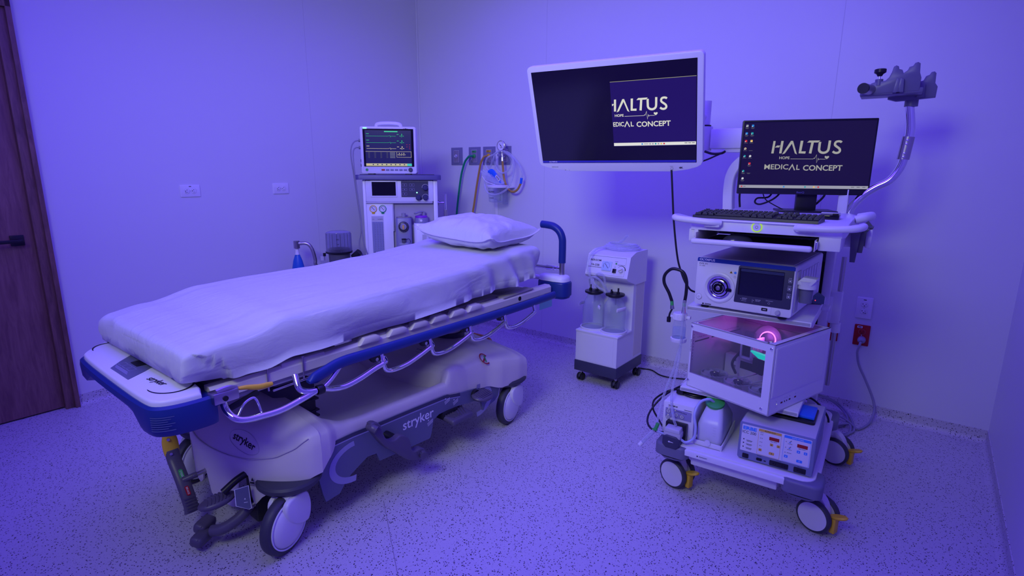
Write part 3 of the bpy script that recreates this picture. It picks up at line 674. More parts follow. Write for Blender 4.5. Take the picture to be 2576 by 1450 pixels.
for i in range(NY+1):
    v = i/NY; y = -1.052+(.79+1.052)*v
    e = min(1, (y+1.052)/.035); e2 = min(1, (.79-y)/.05); k = math.sqrt(max(0, 1-(1-e)**2)); k2 = math.sqrt(max(0, 1-(1-e2)**2)); kk = min(k, k2)
    y0_ = y; zt = top_z(y)-(1-kk)*.03; hw = .372-(1-kk)*.018; ring = []
    for j in range(NS):
        y = y0_; a = 2*PI*j/NS; ca, sa = math.cos(a), math.sin(a); zb = bot_z(y, ca > 0); zc = (zt+zb)/2; hz = (zt-zb)/2
        x = math.copysign(abs(ca)**.24, ca)*hw; z = zc+math.copysign(abs(sa)**.30, sa)*hz
        side = max(0, min(1, (abs(ca)-.35)/.3)); up = max(0, sa)
        # drape folds and slight belly
        side = max(0, min(1, (abs(ca)-.25)/.35)); sg = math.copysign(1, ca)
        fall = max(0, min(1, 1-(z-zb)/(zt-zb)))
        if side > 0:
            f_ = .006*math.sin(y*11+fall*2.0)*fall+noise.noise(Vector((y*4.5-fall*1.5, fall*1.6, 1.3*sg)))*.020*fall
            head = max(0, min(1, (y-.05)/.45)); f_ += head*.014*(.25+fall)*math.sin(y*34-fall*4.5+2*noise.noise(Vector((y*5, fall*2, 4))))
            f_ += head*.007*math.sin(y*71-fall*7)*fall
            # hospital corner: the overlapping flap stands proud of the cloth behind it
            yl = -1.035+.128*min(1, fall/.95); fl = max(0, min(1, (y-yl)/.005)); f_ += .012*fl*(1-max(0, min(1, (y+.2)/.7)))*min(1, fall*3)
            hem = max(0, min(1, (fall-.80)/.03)); f_ += .0028*hem*fl
            f_ += .0035*noise.noise(Vector((y*16, fall*5, 9)))*fall*(1-fl)
            x += sg*(f_+.006*math.sin(fall*PI)-.010*fall)*side
        if sa > .25:
            z += .0035*noise.noise(Vector((x*9, y*2.2, 0)))
            lw = math.exp(-((y+.35)/.8)**2); z += .0017*math.sin(x*75+2.5*noise.noise(Vector((x*5, y*2.0, 5))))*lw
            z += .0028*noise.noise(Vector((x*26+y*4, y*3.4, 8)))
        if y < -1.0 and sa > -.9:
            y += .010*noise.noise(Vector((x*9, z*14, 3)))-.006*math.sin((zt-z)/(zt-zb)*PI); y = y
        if sa < -.2: z = zb+.004*noise.noise(Vector((y*6, sg, 2)))
        if ca > .2 and sa < .2: z -= .016*math.exp(-((y+.905)/.03)**2)*min(1, (.2-sa))
        ring.append(Vector((x, y, z)))
    rings.append(ring)
g.loft(rings, SHEET)
# foot and head caps: hide inside by sinking centre points
sheet = g.build('bed_sheet', None, (BX, BY, 0), ang=180)
tag(sheet, 'white fitted sheet draped over the stretcher mattress', 'bed sheet')
# ---------------------------------------------------------------- pillow
g = G(); NU, NV = 72, 56; vs_ = []; fs_ = []
for sd in (1, -1):
    for i in range(NU+1):
        for j in range(NV+1):
            u = -1+2*i/NU; v = -1+2*j/NV
            pinch = 1-.09*(1-abs(u)**1.6); pv = 1-.09*(1-abs(v)**1.6)
            x = .262*u*pv; y = .212*v*pinch
            edge = (1-abs(u)**3.2)*(1-abs(v)**3.2); h = .105*max(0, edge)**.42
            wr = .016*noise.noise(Vector((u*2.0, v*2.2, sd*3)))*edge+.007*noise.noise(Vector((u*5, v*5, 7)))*edge
            sd_ = (1-edge)*edge*4; wr += .006*math.sin(9*u+5*noise.noise(Vector((u*3, v*3, 2))))*sd_*.6
            cr = .035*(abs(u)*abs(v))**4
            z = (h if sd > 0 else -h*.55)+wr+cr
            if sd < 0: z = max(z, -.046)
            vs_.append((x, y, z))
    b0 = 0 if sd > 0 else (NU+1)*(NV+1)
    for i in range(NU):
        for j in range(NV):
            a = b0+i*(NV+1)+j; q = (a, a+NV+1, a+NV+2, a+1); fs_.append(q if sd > 0 else q[::-1])
g.add(vs_, fs_, SHEET)
pil = g.build('pillow', None, (BX+.070, BY+.605, .985), (.03, .05, .02), ang=180)
tag(pil, 'white pillow lying at the head end of the stretcher', 'pillow')
hem = G(); edge = []
for (a, b) in [(t_, -1) for t_ in [-1+2*k/12 for k in range(12)]]+[(1, t_) for t_ in [-1+2*k/12 for k in range(12)]]+[(-t_, 1) for t_ in [-1+2*k/12 for k in range(12)]]+[(-1, -t_) for t_ in [-1+2*k/12 for k in range(12)]]:
    pinch = 1-.09*(1-abs(a)**1.6); pv = 1-.09*(1-abs(b)**1.6)
    edge.append((.265*a*pv, .215*b*pinch, .035*(abs(a)*abs(b))**4))
hem.tube(edge, lambda t: (.003, .010), SHEET, n=8, closed=True, sub=3, flat=(0, 0, 1)); hem.build('pillowcase_hem', pil, ang=180)
# ================================================================ VIDEO CART
CO = Vector((3.25, -1.03, 0)); CR = .055
def cw(x, y, z=0):  # cart-local to world
    c, s = math.cos(CR), math.sin(CR); return Vector((CO.x+c*x-s*y, CO.y+s*x+c*y, z))
cart = thing('endoscopy_cart', 'tall white wheeled endoscopy cart with shelves, drawer and amber brake levers', 'cart', CO, CR)
g = G()
BMP = mat('bumper_grey', (.17, .17, .24), .45)
base = rrect(.575, .76, .03, 6, -.03, -.02)
g.prism(base, .208, .232, WHT, bev=.006); g.prism(rrect(.555, .74, .05, 6, -.03, -.02), .232, .240, WHT, bev=.004)
g.bb((-.20, -.352, .148), (.125, .28, .208), WHT, .006); g.flat(rrect(.045, .008, .001, 2, -.145, .220), INKW, FRONT((0, -.4003, 0)), .0008); g.flat(rrect(.030, .0018, .0003, 2, -.140, .220), INK, FRONT((0, -.4003, 0)), .0012); g.flat(rrect(.005, .005, .0003, 2, -.162, .220), INK, FRONT((0, -.4003, 0)), .0012); g.build('base_shelf', cart)
for (x, y) in ((-.270, -.343), (.208, -.343), (-.270, .308), (.208, .308)):
    g = G(); sx = 1 if x > -.03 else -1; sy = 1 if y > 0 else -1
    Q = [(sx*-.065, sy*.075), (sx*.055, sy*.075), (sx*.065, sy*.02), (sx*.05, sy*-.06), (sx*.0, sy*.085 if 0 else sy*-.03)]
    P = rrect(.135, .13, .03, 6, 0, 0); g.prism(P, .186, .236, BMP, bev=.012, seg=3); g.prism(rrect(.12, .115, .04, 6), .178, .165, BMP, sc=.8)
    g.build('corner_bumper', cart, (x, y, 0))
def cart_caster(x, y, az):
    c = bpy.data.objects.new('caster', None); COL.objects.link(c); c.parent = cart; c.location = (x, y, .0635); c.rotation_euler = (0, 0, az)
    T = fr((0, 0, 0), (0, 1, 0), (0, 0, 1))     # T z axis = local +x (outer face)
    for x0 in (.0, -.062):
        g = G(); TT = Matrix.Translation((x0, 0, 0)) @ T
        g.lathe([(.048, -.012), (.060, -.012), (.0635, -.008), (.0635, .004), (.060, .009), (.0545, .011), (.0535, .008)], RUB, TT, n=40); g.lathe([(.054, .0085), (.053, .0105), (.03, .0115), (0, .0118)], WHTC, TT, n=40); g.lathe([(0, -.012), (.05, -.012)], WHTC, TT, n=40)
        g.build('wheel', c)
    g = G(); g.prism(chaikin([(-.060, .01, 0), (-.055, .088, 0), (.0, .09, 0), (.035, .055, 0), (.045, -.02, 0), (.0, -.05, 0)], 2, True), -.046, -.014, WHTC, T, bev=.004); g.cyl((-.03, -.030, .07), (-.03, -.030, .112), .022, WHTC)
    g.build('fork', c)
    g = G(); g.box((-.03, .062, -.012), (.03, .02, .065), YEL, .004); g.lathe([(.0, .006), (.03, .005), (.034, 0), (.03, -.005), (0, -.006)], YEL, Matrix.Translation((-.028, .075, .026)) @ Euler((.35, 0, 0)).to_matrix().to_4x4(), n=20, sx=.55, sy=1.0); g.build('brake_lever', c, label='amber brake lever')
cart_caster(-.278, -.317, math.radians(-108)); cart_caster(.252, -.300, math.radians(-112)); cart_caster(.272, .298, math.radians(-108)); cart_caster(-.262, .298, math.radians(-112))
# columns
g = G()
g.bb((.135, .36, .24), (.172, .46, 1.08), WHT, .006); g.bb((-.285, .36, .24), (-.237, .46, 1.08), WHT, .006); g.build('column', cart)
g = G(); g.bb((-.237, .415, .24), (.135, .43, 1.08), BLK, .0)
for z in (.52, .93): g.bb((-.237, .385, z), (.135, .415, z+.07), DGR, .004)
for (x, a) in ((.02, .02), (.06, -.015), (.09, .01)): g.tube([(x, .40, 1.05), (x+a, .395, .8), (x-a, .40, .5), (x, .395, .28)], .007, BLK, n=8)
g.build('cable_panel', cart, label='dark recessed cable panel')
g = G()
for (zt, y0) in ((.775, -.185), (.439, -.258)):
    XL = -.31 if zt > .5 else -.292
    g.box(((XL+.158)/2, (y0+.36)/2, zt-.010), (.158-XL, .36-y0, .020), WHT, .004); g.bb((XL, y0, zt-.02), (.158, y0+.01, zt+.001), WHT, .003)
    g.bb((.148, y0+.10, zt-.045), (.156, .36, zt-.015), WHT, .002); g.bb((-.31, y0+.10, zt-.045), (-.302, .36, zt-.015), WHT, .002)
    g.bb((.156, .20, zt-.035), (.185, .28, zt-.020), WHT, .003)
    for k in range(4): g.bb((.1561, -.08+.09*k, zt-.014), (.1566, -.02+.09*k, zt-.008), BLK)
    g.build('shelf', cart); g = G()
g.cyl((.205, .42, .335), (.205, .42, .955), .010, STL); g.build('side_rail', cart, label='steel side rail')
g = G(); g.box((.195, .42, .72), (.05, .07, .15), WHT, .01); g.box((.172, .395, .715), (.03, .03, .12), WHT, .008); g.cyl((.205, .42, .60), (.205, .42, .645), .022, WHT); g.bb((.18, .384, .67), (.182, .3845, .77), DGR); g.build('rail_clamp', cart)
# top tray
g = G()
A = [(-.285, -.33), (.235, -.33), (.235, .34), (.19, .45), (-.29, .45), (-.285, .34)]
g.prism([(-.275, -.325), (.225, -.325), (.235, -.31), (.235, .34), (.20, .46), (-.30, .46), (-.30, .34), (-.285, -.31)], 1.112, 1.15, WHT, bev=.006)
g.bb((-.265, -.325, 1.085), (-.248, .30, 1.114), WHT, .003); g.bb((.158, -.325, 1.065), (.225, .30, 1.114), WHT, .004); g.bb((-.285, -.32, 1.066), (-.252, .30, 1.114), WHT, .004)
g.bb((-.25, .0, 1.068), (.16, .30, 1.074), DGR); g.bb((-.25, .29, 1.068), (.16, .30, 1.112), BLK)
g.tube([(-.20, -.33, 1.152), (.10, -.33, 1.150)], .004, WHT, n=8, smooth=False)
g.build('top_tray', cart)
g = G(); T = FRONT((-.041, -.3265, 1.134)); g.lathe([(0, .004), (.0135, .004), (.014, .001)], WHT, T); g.lathe([(.0145, .0), (.015, .0028), (.018, .0028), (.0185, 0)], mat('lit_ring', (.45, .75, .05), .4, emit=.6), T); g.ring(.005, .001, INK, T, .0046); g.build('power_button', cart, label='round power button with lit green ring')
for s in (-1, 1):
    g = G(); X = -.03
    def H(pts, r): g.tube([(X+s*(x-X) if s < 0 else x, y, z) for x, y, z in pts], r, WHT, n=16, flat=(0, 0, 1))
    if s > 0: H([(.085, -.335, 1.138), (.12, -.352, 1.141), (.20, -.356, 1.143), (.255, -.345, 1.147), (.278, -.315, 1.15), (.280, -.26, 1.15), (.262, -.20, 1.14), (.23, -.17, 1.13)], .012)
    else: g.tube([(-.165, -.335, 1.142), (-.20, -.352, 1.145), (-.28, -.356, 1.150), (-.325, -.345, 1.153), (-.345, -.315, 1.155), (-.345, -.26, 1.152), (-.325, -.20, 1.14), (-.28, -.17, 1.13)], .012, WHT, n=16)
    g.box((.115 if s > 0 else -.195, -.335, 1.140), (.06, .03, .03), WHT, .008); g.build('tray_handle', cart)
g = G(); g.tube([(.235, .18, 1.14), (.268, .19, 1.15), (.290, .25, 1.152), (.285, .32, 1.152), (.24, .36, 1.14)], lambda t: (.016, .012), WHT, n=14, flat=(0, 0, 1)); g.build('tray_handle', cart)
d = bpy.data.objects.new('drawer', None); COL.objects.link(d); d.parent = cart
g = G(); g.bb((-.262, -.372, 1.062), (.145, -.345, 1.082), WHT, .008, 3); g.bb((-.245, -.35, 1.064), (.148, -.02, 1.067), DGR, .0); g.bb((.010, -.25, 1.0672), (.05, -.235, 1.0676), WHT); g.bb((.07, -.25, 1.0672), (.115, -.235, 1.0676), WHT)
g.bb((-.249, -.36, 1.066), (-.246, -.05, 1.105), IVO, .001); g.bb((.150, -.36, 1.064), (.153, -.05, 1.103), IVO, .001); g.build('drawer_tray', d)
g = G(); g.bb((.154, -.345, 1.074), (.160, -.05, 1.098), STL, .002); g.box((.155, -.35, 1.085), (.008, .01, .028), CHR, .002); g.build('drawer_slide', d)
# arch posts with monitor arm
g = G()
def arch(x0, x1, m, mi):
    sec = []
    pts = [(x0, .45, 1.13), (x0-.006, .45, 1.25), (x0+.002, .45, 1.32), (x0+.035, .45, 1.375), (x0+.09, .45, 1.395), (x1, .45, 1.398)]
    g.tube(pts, lambda t: (.032, .022), m, n=4, flat=(.0, 1, 0)) if 0 else None
    P = spline(pts, 8); rings = []
    for i, p in enumerate(P):
        dd = (P[min(i+1, len(P)-1)]-P[max(i-1, 0)]).normalized(); n_ = Vector((dd.z, 0, -dd.x))
        rings.append([p+n_*a+Vector((0, b, 0)) for a, b in ((-.022, -.03), (.018, -.03), (.022, -.026), (.022, .03), (-.022, .03))])
    g.loft(rings, m)
arch(-.322, -.05, WHT, None); g.build('arch_post', cart)
g = G(); g.bb((.149, .42, 1.13), (.189, .48, 1.38), WHT, .006); g.tube([(.17, .45, 1.36), (.16, .45, 1.395), (.10, .45, 1.40), (-.06, .45, 1.398)], .025, WHT, n=12); g.build('arch_post', cart)
am = bpy.data.objects.new('monitor_arm', None); COL.objects.link(am); am.parent = cart
g = G(); g.bb((-.432, .41, 1.442), (-.05, .49, 1.538), WHT, .008); g.bb((-.36, .42, 1.424), (-.05, .48, 1.442), WHT, .003); g.box((-.08, .45, 1.46), (.07, .07, .14), WHT, .01); g.build('arm_beam', am)
g = G(); g.cyl((-.478, .45, 1.435), (-.478, .45, 1.552), .045, WHT, n=32); g.cyl((-.478, .45, 1.556), (-.478, .45, 1.676), .030, WHT, n=32); g.cyl((-.478, .45, 1.548), (-.478, .45, 1.560), .036, BLK, n=32)
g.tube([(-.478, .45, 1.60), (-.58, .25, 1.60), (-.66, .10, 1.60)], .028, WHT, n=14, smooth=False); g.box((-.68, .06, 1.60), (.10, .05, .10), WHT, .01, rot=(0, 0, .4)); g.build('arm_joint', am)
g = G(); g.tube([(-.45, .40, 1.43), (-.41, .40, 1.418), (-.37, .405, 1.42), (-.355, .43, 1.432)], .006, BLK, n=8); g.tube([(-.47, .40, 1.378), (-.43, .40, 1.392), (-.39, .40, 1.41), (-.36, .42, 1.425)], .004, BLK, n=8); g.tube([(-.265, .425, 1.16), (-.27, .42, 1.22), (-.262, .415, 1.30), (-.23, .42, 1.335)], .005, BLK, n=8); g.build('arm_cable', am)
# holster on the right side of the tray
hb = thing('scope_holster', 'dark grey endoscope holster clipped to the right side of the cart tray', 'holder', cw(.255, -.08, 1.06), CR)
g = G(); g.prism(rrect(.11, .062, .012, 5), -.006, .012, WHT, FRONT((-.05, -.0, .03)), bev=.004); g.build('holder_arm', hb)
g = G()
for (x, y, z0, z1, w_) in ((.0, -.015, -.055, .062, .030), (.018, .0, -.02, .065, .03), (.028, .05, .0, .07, .032)):
    g.loft([[Vector((x+a*w_*k, y+b*.022*k, z)) for a, b in ((-.5, -.5), (.5, -.5), (.5, .5), (-.5, .5))] for z, k in ((z0, .55), (z0+.06, .8), (z1-.008, 1.0), (z1, 1.5), (z1+.004, 1.5))], PEDG)  if 0 else g.loft([[Vector((x+a*w_*k, y+b*.04*k, z)) for a, b in ((-.5, -.5), (.5, -.5), (.5, .5), (-.5, .5))] for z, k in ((z0, .55), (z0+.06, .8), (z1-.008, 1.0), (z1, 1.4), (z1+.004, 1.4))], DGR)
    g.add([(x-.5*w_*1.4, y, z1), (x+.5*w_*1.4, y, z1), (x+.1*w_, y, z1+.024), (x+.5*w_*1.4, y+.01, z1), (x-.5*w_*1.4, y+.01, z1), (x+.1*w_, y+.01, z1+.024)], [(0, 1, 2), (5, 3, 4), (0, 2, 5, 4), (1, 3, 5, 2)], DGR)
g.build('cup', hb)
g = G(); g.box((.04, .05, .03), (.02, .05, .07), WHT, .005); g.build('back_plate', hb)
# scope hanger pole
hp = thing('scope_hanger', 'steel gooseneck pole with grey two-pronged endoscope hanger', 'hanger', cw(.20, .455, .0), CR)
g = G(); L0 = Vector((.20, .455, 0))
g.tube([Vector(p)-L0 for p in [(.194, .455, 1.085), (.197, .455, 1.145), (.208, .455, 1.185), (.243, .455, 1.232), (.283, .455, 1.266), (.333, .455, 1.300), (.364, .455, 1.362), (.372, .455, 1.437), (.375, .455, 1.515), (.360, .455, 1.605), (.358, .455, 1.63)]], .0165, CHR, n=20, sub=6); g.build('pole', hp)
g = G(); g.tube([Vector(p)-L0 for p in [(.366, .455, 1.385), (.3735, .455, 1.478)]], .0225, STL, n=20, smooth=False)
for z in (1.395, 1.41, 1.448, 1.463): g.lathe([(0, .004), (.004, .003), (.005, 0)], CHR, FRONT(Vector((.365+.08*(z-1.38), .4325, z))-L0), n=12)
g.build('sleeve', hp)
def px(P, y0, k=1.): return [((.248+(a-2216)*.001354)*k-.20, 1.745-(b-170)*.00145) for a, b in P]
HG = mat('hanger_grey', (.16, .16, .22), .35)
g = G(); P1 = px([(2184, 238), (2185, 222), (2195, 211), (2205, 208), (2230, 206), (2238, 198), (2243, 185), (2246, 171), (2252, 168), (2258, 171), (2260, 178), (2268, 181), (2272, 190), (2281, 183), (2284, 175), (2292, 173), (2296, 166), (2303, 164), (2309, 168), (2311, 192), (2316, 205), (2316, 238), (2205, 241)], 0)
g.prism(P1[::-1], -.015, .012, HG, FRONT((0, -.13, 0)), bev=.004)
P2 = px([(2240, 248), (2240, 215), (2262, 190), (2278, 190), (2300, 200), (2315, 205), (2323, 203), (2328, 192), (2336, 189), (2340, 182), (2347, 181), (2352, 186), (2353, 212), (2360, 222), (2359, 250), (2290, 254), (2262, 255)], 0)
g.prism(P2[::-1], -.015, .012, HG, FRONT((0, -.02, 0)), bev=.004)
g.box((.09, -.08, 1.648), (.21, .12, .02), HG, .004); 
for xx in (.120, .108): g.prism([(-.012, 0), (.012, 0), (.009, .05), (-.004, .055)], 0, .02, HG, FRONT((xx, -.14, 1.642)), bev=.003)
g.prism([(-.012, 0), (.014, 0), (.012, .05), (-.002, .055)], 0, .02, HG, FRONT((.19, -.03, 1.632)), bev=.003)
g.cyl((.165, 0, 1.60), (.165, 0, 1.64), .024, HG)
g.build('hook_bracket', hp)
g = G(); g.cyl((.03, -.10, 1.662), (.0, -.20, 1.66), .020, STL, n=28); g.cyl((.0, -.20, 1.66), (-.003, -.212, 1.66), .0205, BLK, n=28); g.build('tube_end', hp)
g = G(); g.cyl((.045, -.13, 1.675), (.045, -.13, 1.70), .014, HG); g.cyl((.045, -.13, 1.70), (.045, -.13, 1.712), .004, CHR); g.lathe([(0, .0), (.008, 0), (.012, .008), (.021, .014), (.021, .026), (.018, .028), (0, .028)], BLK, Matrix.Translation((.045, -.13, 1.712)), n=20); g.build('knob', hp)
# ================================================================ SCREENS
def em(name, c, s=1.):
    if name in MATS: return MATS[name]
    m = mat(name, c, .15, emit=s); m.node_tree.nodes['Principled BSDF'].inputs['Base Color'].default_value = (.004, .004, .006, 1); return m
def lin(r, g_, b): return tuple(((v/255)/12.92 if v <= 10 else (((v/255)+.055)/1.055)**2.4) for v in (r, g_, b))
def ribbon(g, pts, w, m, M, z, clipx=None):
    P = [Vector((a, b)) for a, b in pts]; A = []; B = []
    for i, p in enumerate(P):
        d1 = (P[min(i+1, len(P)-1)]-p); d0 = (p-P[max(i-1, 0)])
        if d1.length < 1e-9: d1 = d0
        if d0.length < 1e-9: d0 = d1
        n0 = Vector((-d0.y, d0.x)).normalized(); n1 = Vector((-d1.y, d1.x)).normalized(); n = (n0+n1); n = n.normalized() if n.length > 1e-6 else n0
        k = min(2.5, 1/max(.3, n.dot(n0))); A.append(p+n*w/2*k); B.append(p-n*w/2*k)
    vs = [(p.x, p.y, z) for p in A+B]
    if clipx is not None: vs = [(max(clipx, v[0]), v[1], v[2]) for v in vs]
    n = len(A); g.add(vs, [(n+k, n+k+1, k+1, k) for k in range(n-1)], m, M)
def textbox(g, s, M, x0, x1, y0, y1, m, bold=.0, z=0):
    v, f = text_mesh(s, 0, bold); a0 = min(p[0] for p in v); a1 = max(p[0] for p in v); b0 = min(p[1] for p in v); b1 = max(p[1] for p in v)
    g.add([(x0+(p[0]-a0)/(a1-a0)*(x1-x0), y0+(p[1]-b0)/(b1-b0)*(y1-y0), z) for p in v], f, m, M)
def logo(g, M, m, z, clip=False, ox=0, k=1.):
    def X(px): return ox+(px-1251)*.2435e-3*k
    def Y(py): return .073*k-(py-418)*.27e-3*k
    def poly(P): g.flat([(X(a), Y(b)) for a, b in P][::-1], m, M, z)
    if not clip: poly([(690, 420), (727, 420), (713, 622), (672, 622)]); poly([(725, 525), (757, 493), (815, 493), (795, 525)])
    else: poly([(777, 525), (777, 493), (815, 493), (795, 525)])
    poly([(822, 420), (863, 420), (848, 622), (807, 622)])
    poly([(858, 638), (985, 420), (1015, 420), (1012, 455), (905, 622)]); poly([(985, 420), (1020, 420), (1110, 640), (1072, 622), (995, 440)])
    poly([(1147, 420), (1192, 420), (1175, 622), (1135, 622)]); poly([(1140, 590), (1252, 590), (1247, 627), (1137, 622)])
    poly([(1258, 447), (1290, 418), (1470, 418), (1435, 450), (1258, 450)]); poly([(1325, 450), (1367, 450), (1348, 627), (1305, 622)])
    u = [(1470, 440), (1466, 470), (1466, 555)]+[(1543-77*math.cos(t), 555+60*math.sin(t)) for t in [PI*i/12 for i in range(13)]][1:]+[(1622, 540), (1627, 420)]
    ribbon(g, [(X(a), Y(b)) for a, b in u], .0098*k, m, M, z)
    s = [(1820, 452), (1800, 438), (1765, 434), (1730, 443), (1715, 470), (1722, 498), (1760, 525), (1795, 550), (1808, 580), (1795, 606), (1760, 618), (1722, 612), (1694, 592)]
    ribbon(g, [(p.x, p.y) for p in spline([(X(a), Y(b), 0) for a, b in s], 3)], .0092*k, m, M, z)
    textbox(g, 'HOPE', M, X(818), X(993), Y(716), Y(672), m, .02, z)
    ribbon(g, [(X(a), Y(b)) for a, b in [(1010, 712), (1385, 714), (1402, 698), (1410, 708), (1438, 645), (1450, 775), (1470, 700), (1480, 728), (1492, 716), (1590, 718)]], .0016*k, m, M, z)
    h = [(1610, 718), (1575, 690), (1572, 672), (1590, 664), (1608, 675), (1626, 664), (1646, 672), (1642, 692)]; poly(h[::-1])
    if not clip: textbox(g, 'MEDIC', M, X(578), X(988), Y(884), Y(800), m, .014, z)
    else: g.add([(X(775), Y(882), z), (X(800), Y(882), z)], [], m, M); textbox(g, 'EDIC', M, X(775), X(990), Y(884), Y(806), m, .02, z)
    ribbon(g, [(X(a), Y(b)) for a, b in [(1003, 897), (1052, 808), (1100, 897)]], .0045*k, m, M, z)
    textbox(g, 'L', M, X(1125), X(1182), Y(890), Y(808), m, .02, z); textbox(g, 'CONCEPT', M, X(1237), X(1882), Y(903), Y(812), m, .02, z)
def taskbar(g, M, x0, x1, y0, y1, z, m, k=1):
    g.flat([(x0, y0), (x1, y0), (x1, y1), (x0, y1)], m, M, z); h = y1-y0; cy = (y0+y1)/2
    cols = [BLUI, TXTI, GRYI, GRYI, CYNI, GRYI, YELI, REDI]
    for i, c in enumerate(cols):
        x = x0+(x1-x0)*(.36+.034*i+(.03 if i > 1 else 0)); w = h*.5
        if i == 1: g.flat(rrect(w*3, h*.25, h*.1, 2, x+w*.8, cy), GRYI, M, z+.0003)
        else: g.flat(rrect(w, w, w*.3, 3, x, cy), c, M, z+.0003)
    for i in range(3): g.flat(rrect(h*.9, h*.2, h*.05, 2, x1-(.02+.028*i)*(x1-x0)*1.5, cy+.1*h), TXTI, M, z+.0003)
    if k: g.flat(rrect(h*.45, h*.45, .0005, 2, x0+h*.8, cy), REDI, M, z+.0003); g.flat(rrect(h*.7, h*.15, .0003, 2, x0+h*1.7, cy), TXTI, M, z+.0003)
BLUI = em('icon_blue', lin(40, 130, 210)); TXTI = em('icon_text', lin(90, 90, 95)); GRYI = em('icon_grey', lin(150, 155, 165)); CYNI = em('icon_cyan', lin(30, 150, 160)); YELI = em('icon_yellow', lin(225, 180, 90)); REDI = em('icon_red', lin(200, 50, 50)); WHTI = em('icon_white', lin(200, 200, 205))
# big ceiling-style monitor on the cart arm
bm_ = thing('endoscopy_monitor', 'large white-framed monitor on a swing arm with dark screen and cropped lettering', 'monitor', (2.498, -1.119, 1.581)); bm_.rotation_euler = (.35, 0, .161)
# local x right, z up, -y = screen side
T = FRONT((0, 0, 0))
g = G()
out = [(-.402, -.225), (-.385, -.2415), (-.32, -.258), (-.23, -.268), (.27, -.268), (.34, -.256), (.388, -.2415), (.403, -.225)]+rrect(.80, .47, .02, 6, 0, .0035)[:14]
o2 = [p for p in rrect(.805, .482, .02, 6, 0, 0) if p[1] > 0]
poly = o2+[(-.402, -.22), (-.395, -.236), (-.37, -.246), (-.32, -.258), (-.23, -.268), (.27, -.268), (.34, -.258), (.38, -.246), (.396, -.236), (.403, -.22)]
g.prism(poly, -.035, 0, WHT, T, bev=.004, seg=2); g.prism([(p[0]*.9, p[1]*.88) for p in poly], -.065, -.035, WHT, T)
g.box((0, .07, 0), (.30, .02, .22), WHT, .01); casing_g = g
g = G(); SB = em('screen_black', lin(9, 4, 38)); SP = em('screen_purple', lin(30, 16, 92)); SL = em('screen_letters', lin(214, 214, 200)); TB = em('task_bar', lin(222, 222, 216)); 
g.prism(rrect(.758, .44, .001, 2, -.002, -.004), .0, .0012, BLKG, T)
g.flat([(-.379, -.209), (.374, -.209), (.374, .213), (-.379, .213)], SB, T, .0016)
g.flat([(.001, -.144), (.374, -.144), (.374, .146), (.001, .146)], SP, T, .0020); g.flat([(.001, .1455), (.374, .1455), (.374, .1475), (.001, .1475)], em('thin_line', lin(150, 150, 120)), T, .0022)
g.flat([(-.381, -.222), (.374, -.222), (.374, -.212), (-.381, -.212)], em('blue_strip', lin(30, 28, 175)), T, .0018)
g.text('OLYMPUS', T @ Matrix.Translation((-.345, -.2200, .0024)), .0085, INKW, bold=.02, wx=1.2)
taskbar(g, T, .002, .374, -.142, -.128, .0024, TB, 0); logo(g, T, SL, .0026, True, .117, .97); g.build('screen', bm_)
g = casing_g; g.text('OEV321UH', T @ Matrix.Translation((-.335, -.2475, .0004)), .0075, INK); g.ring(.006, .0008, INK, T @ Matrix.Translation((.268, -.252, 0)), .0004); g.text('4K', T @ Matrix.Translation((.30, -.2525, .0004)), .0115, INK, bold=.04, wx=1.3); g.text('DISPLAY', T @ Matrix.Translation((.259, -.2435, .0004)), .004, INK)
g.ring(.003, .0006, INK, T @ Matrix.Translation((-.262, -.2615, 0)), .0004); g.flat(rrect(.0008, .005, .0003, 2, -.24, -.2615), INK, T, .0004); g.flat(circ(.0011, 8, -.252, -.257), WHTI, T, .0004)
g.build('casing', bm_)
# desktop monitor
pm = thing('desktop_monitor', 'black desktop monitor standing on the cart tray, its screen full of icons', 'monitor', (3.235, -.67, 1.395), .38)
g = G(); g.prism(rrect(.541, .329, .004, 3, 0, 0), -.03, 0, BLK, T, bev=.0015); g.prism(rrect(.44, .24, .02, 4, 0, -.02), -.055, -.03, BLK, T); g.text('BenQ', T @ Matrix.Translation((-.019, -.1585, .0005)), .0115, mat('dim_print', (.10, .09, .22), .4), bold=.03, wx=1.2); g.build('casing', pm)
g = G(); SD = em('desktop_purple', lin(20, 12, 50)); DL = em('desktop_letters', lin(158, 158, 150)); DT = em('desktop_bar', lin(152, 152, 165))
g.prism(rrect(.531, .30, .001, 2, 0, .010), 0, .0006, BLKG, T); g.flat([(-.264, -.137), (.264, -.137), (.264, .155), (-.264, .155)], SD, T, .001)
taskbar(g, T, -.264, .264, -.137, -.1235, .0014, DT); logo(g, T, DL, .0014)
ic = [(0, 0, GRYI), (1, 0, BLUI), (0, 1, BLUI), (1, 1, CYNI), (0, 2, REDI), (1, 2, YELI), (0, 3, YELI), (1, 3, SD), (0, 4, CYNI), (1, 4, WHTI), (1, 5, REDI), (0, 6, CYNI), (1, 6, SD), (0, 7, WHTI)]
for (cx, cy, m) in ic:
    x = -.252+.0235*cx; y = .1405-.0335*cy
    if m is not SD: g.flat(rrect(.0095, .0095, .0045 if (cy in (3, 4, 6, 7)) else .001, 4, x, y), m, T, .0014); g.flat(rrect(.004, .004, .0015, 3, x-.003, y-.003), WHTI, T, .0017)
    if m is YELI and cy == 3: g.flat(circ(.0025, 10, x, y), BLUI, T, .0018); 
    for k in range(1 if cy in (2, 3, 4) else 2): g.flat(rrect(.016-.005*k, .0016, .0004, 2, x, y-.009-.003*k), TXTI, T, .0014)
g.build('screen', pm)
g = G(); g.box((.035, .055, -.20), (.085, .035, .12), BLK, .004); g.box((.035, .06, -.05), (.085, .02, .28), BLK, .004); g.build('stand_neck', pm)
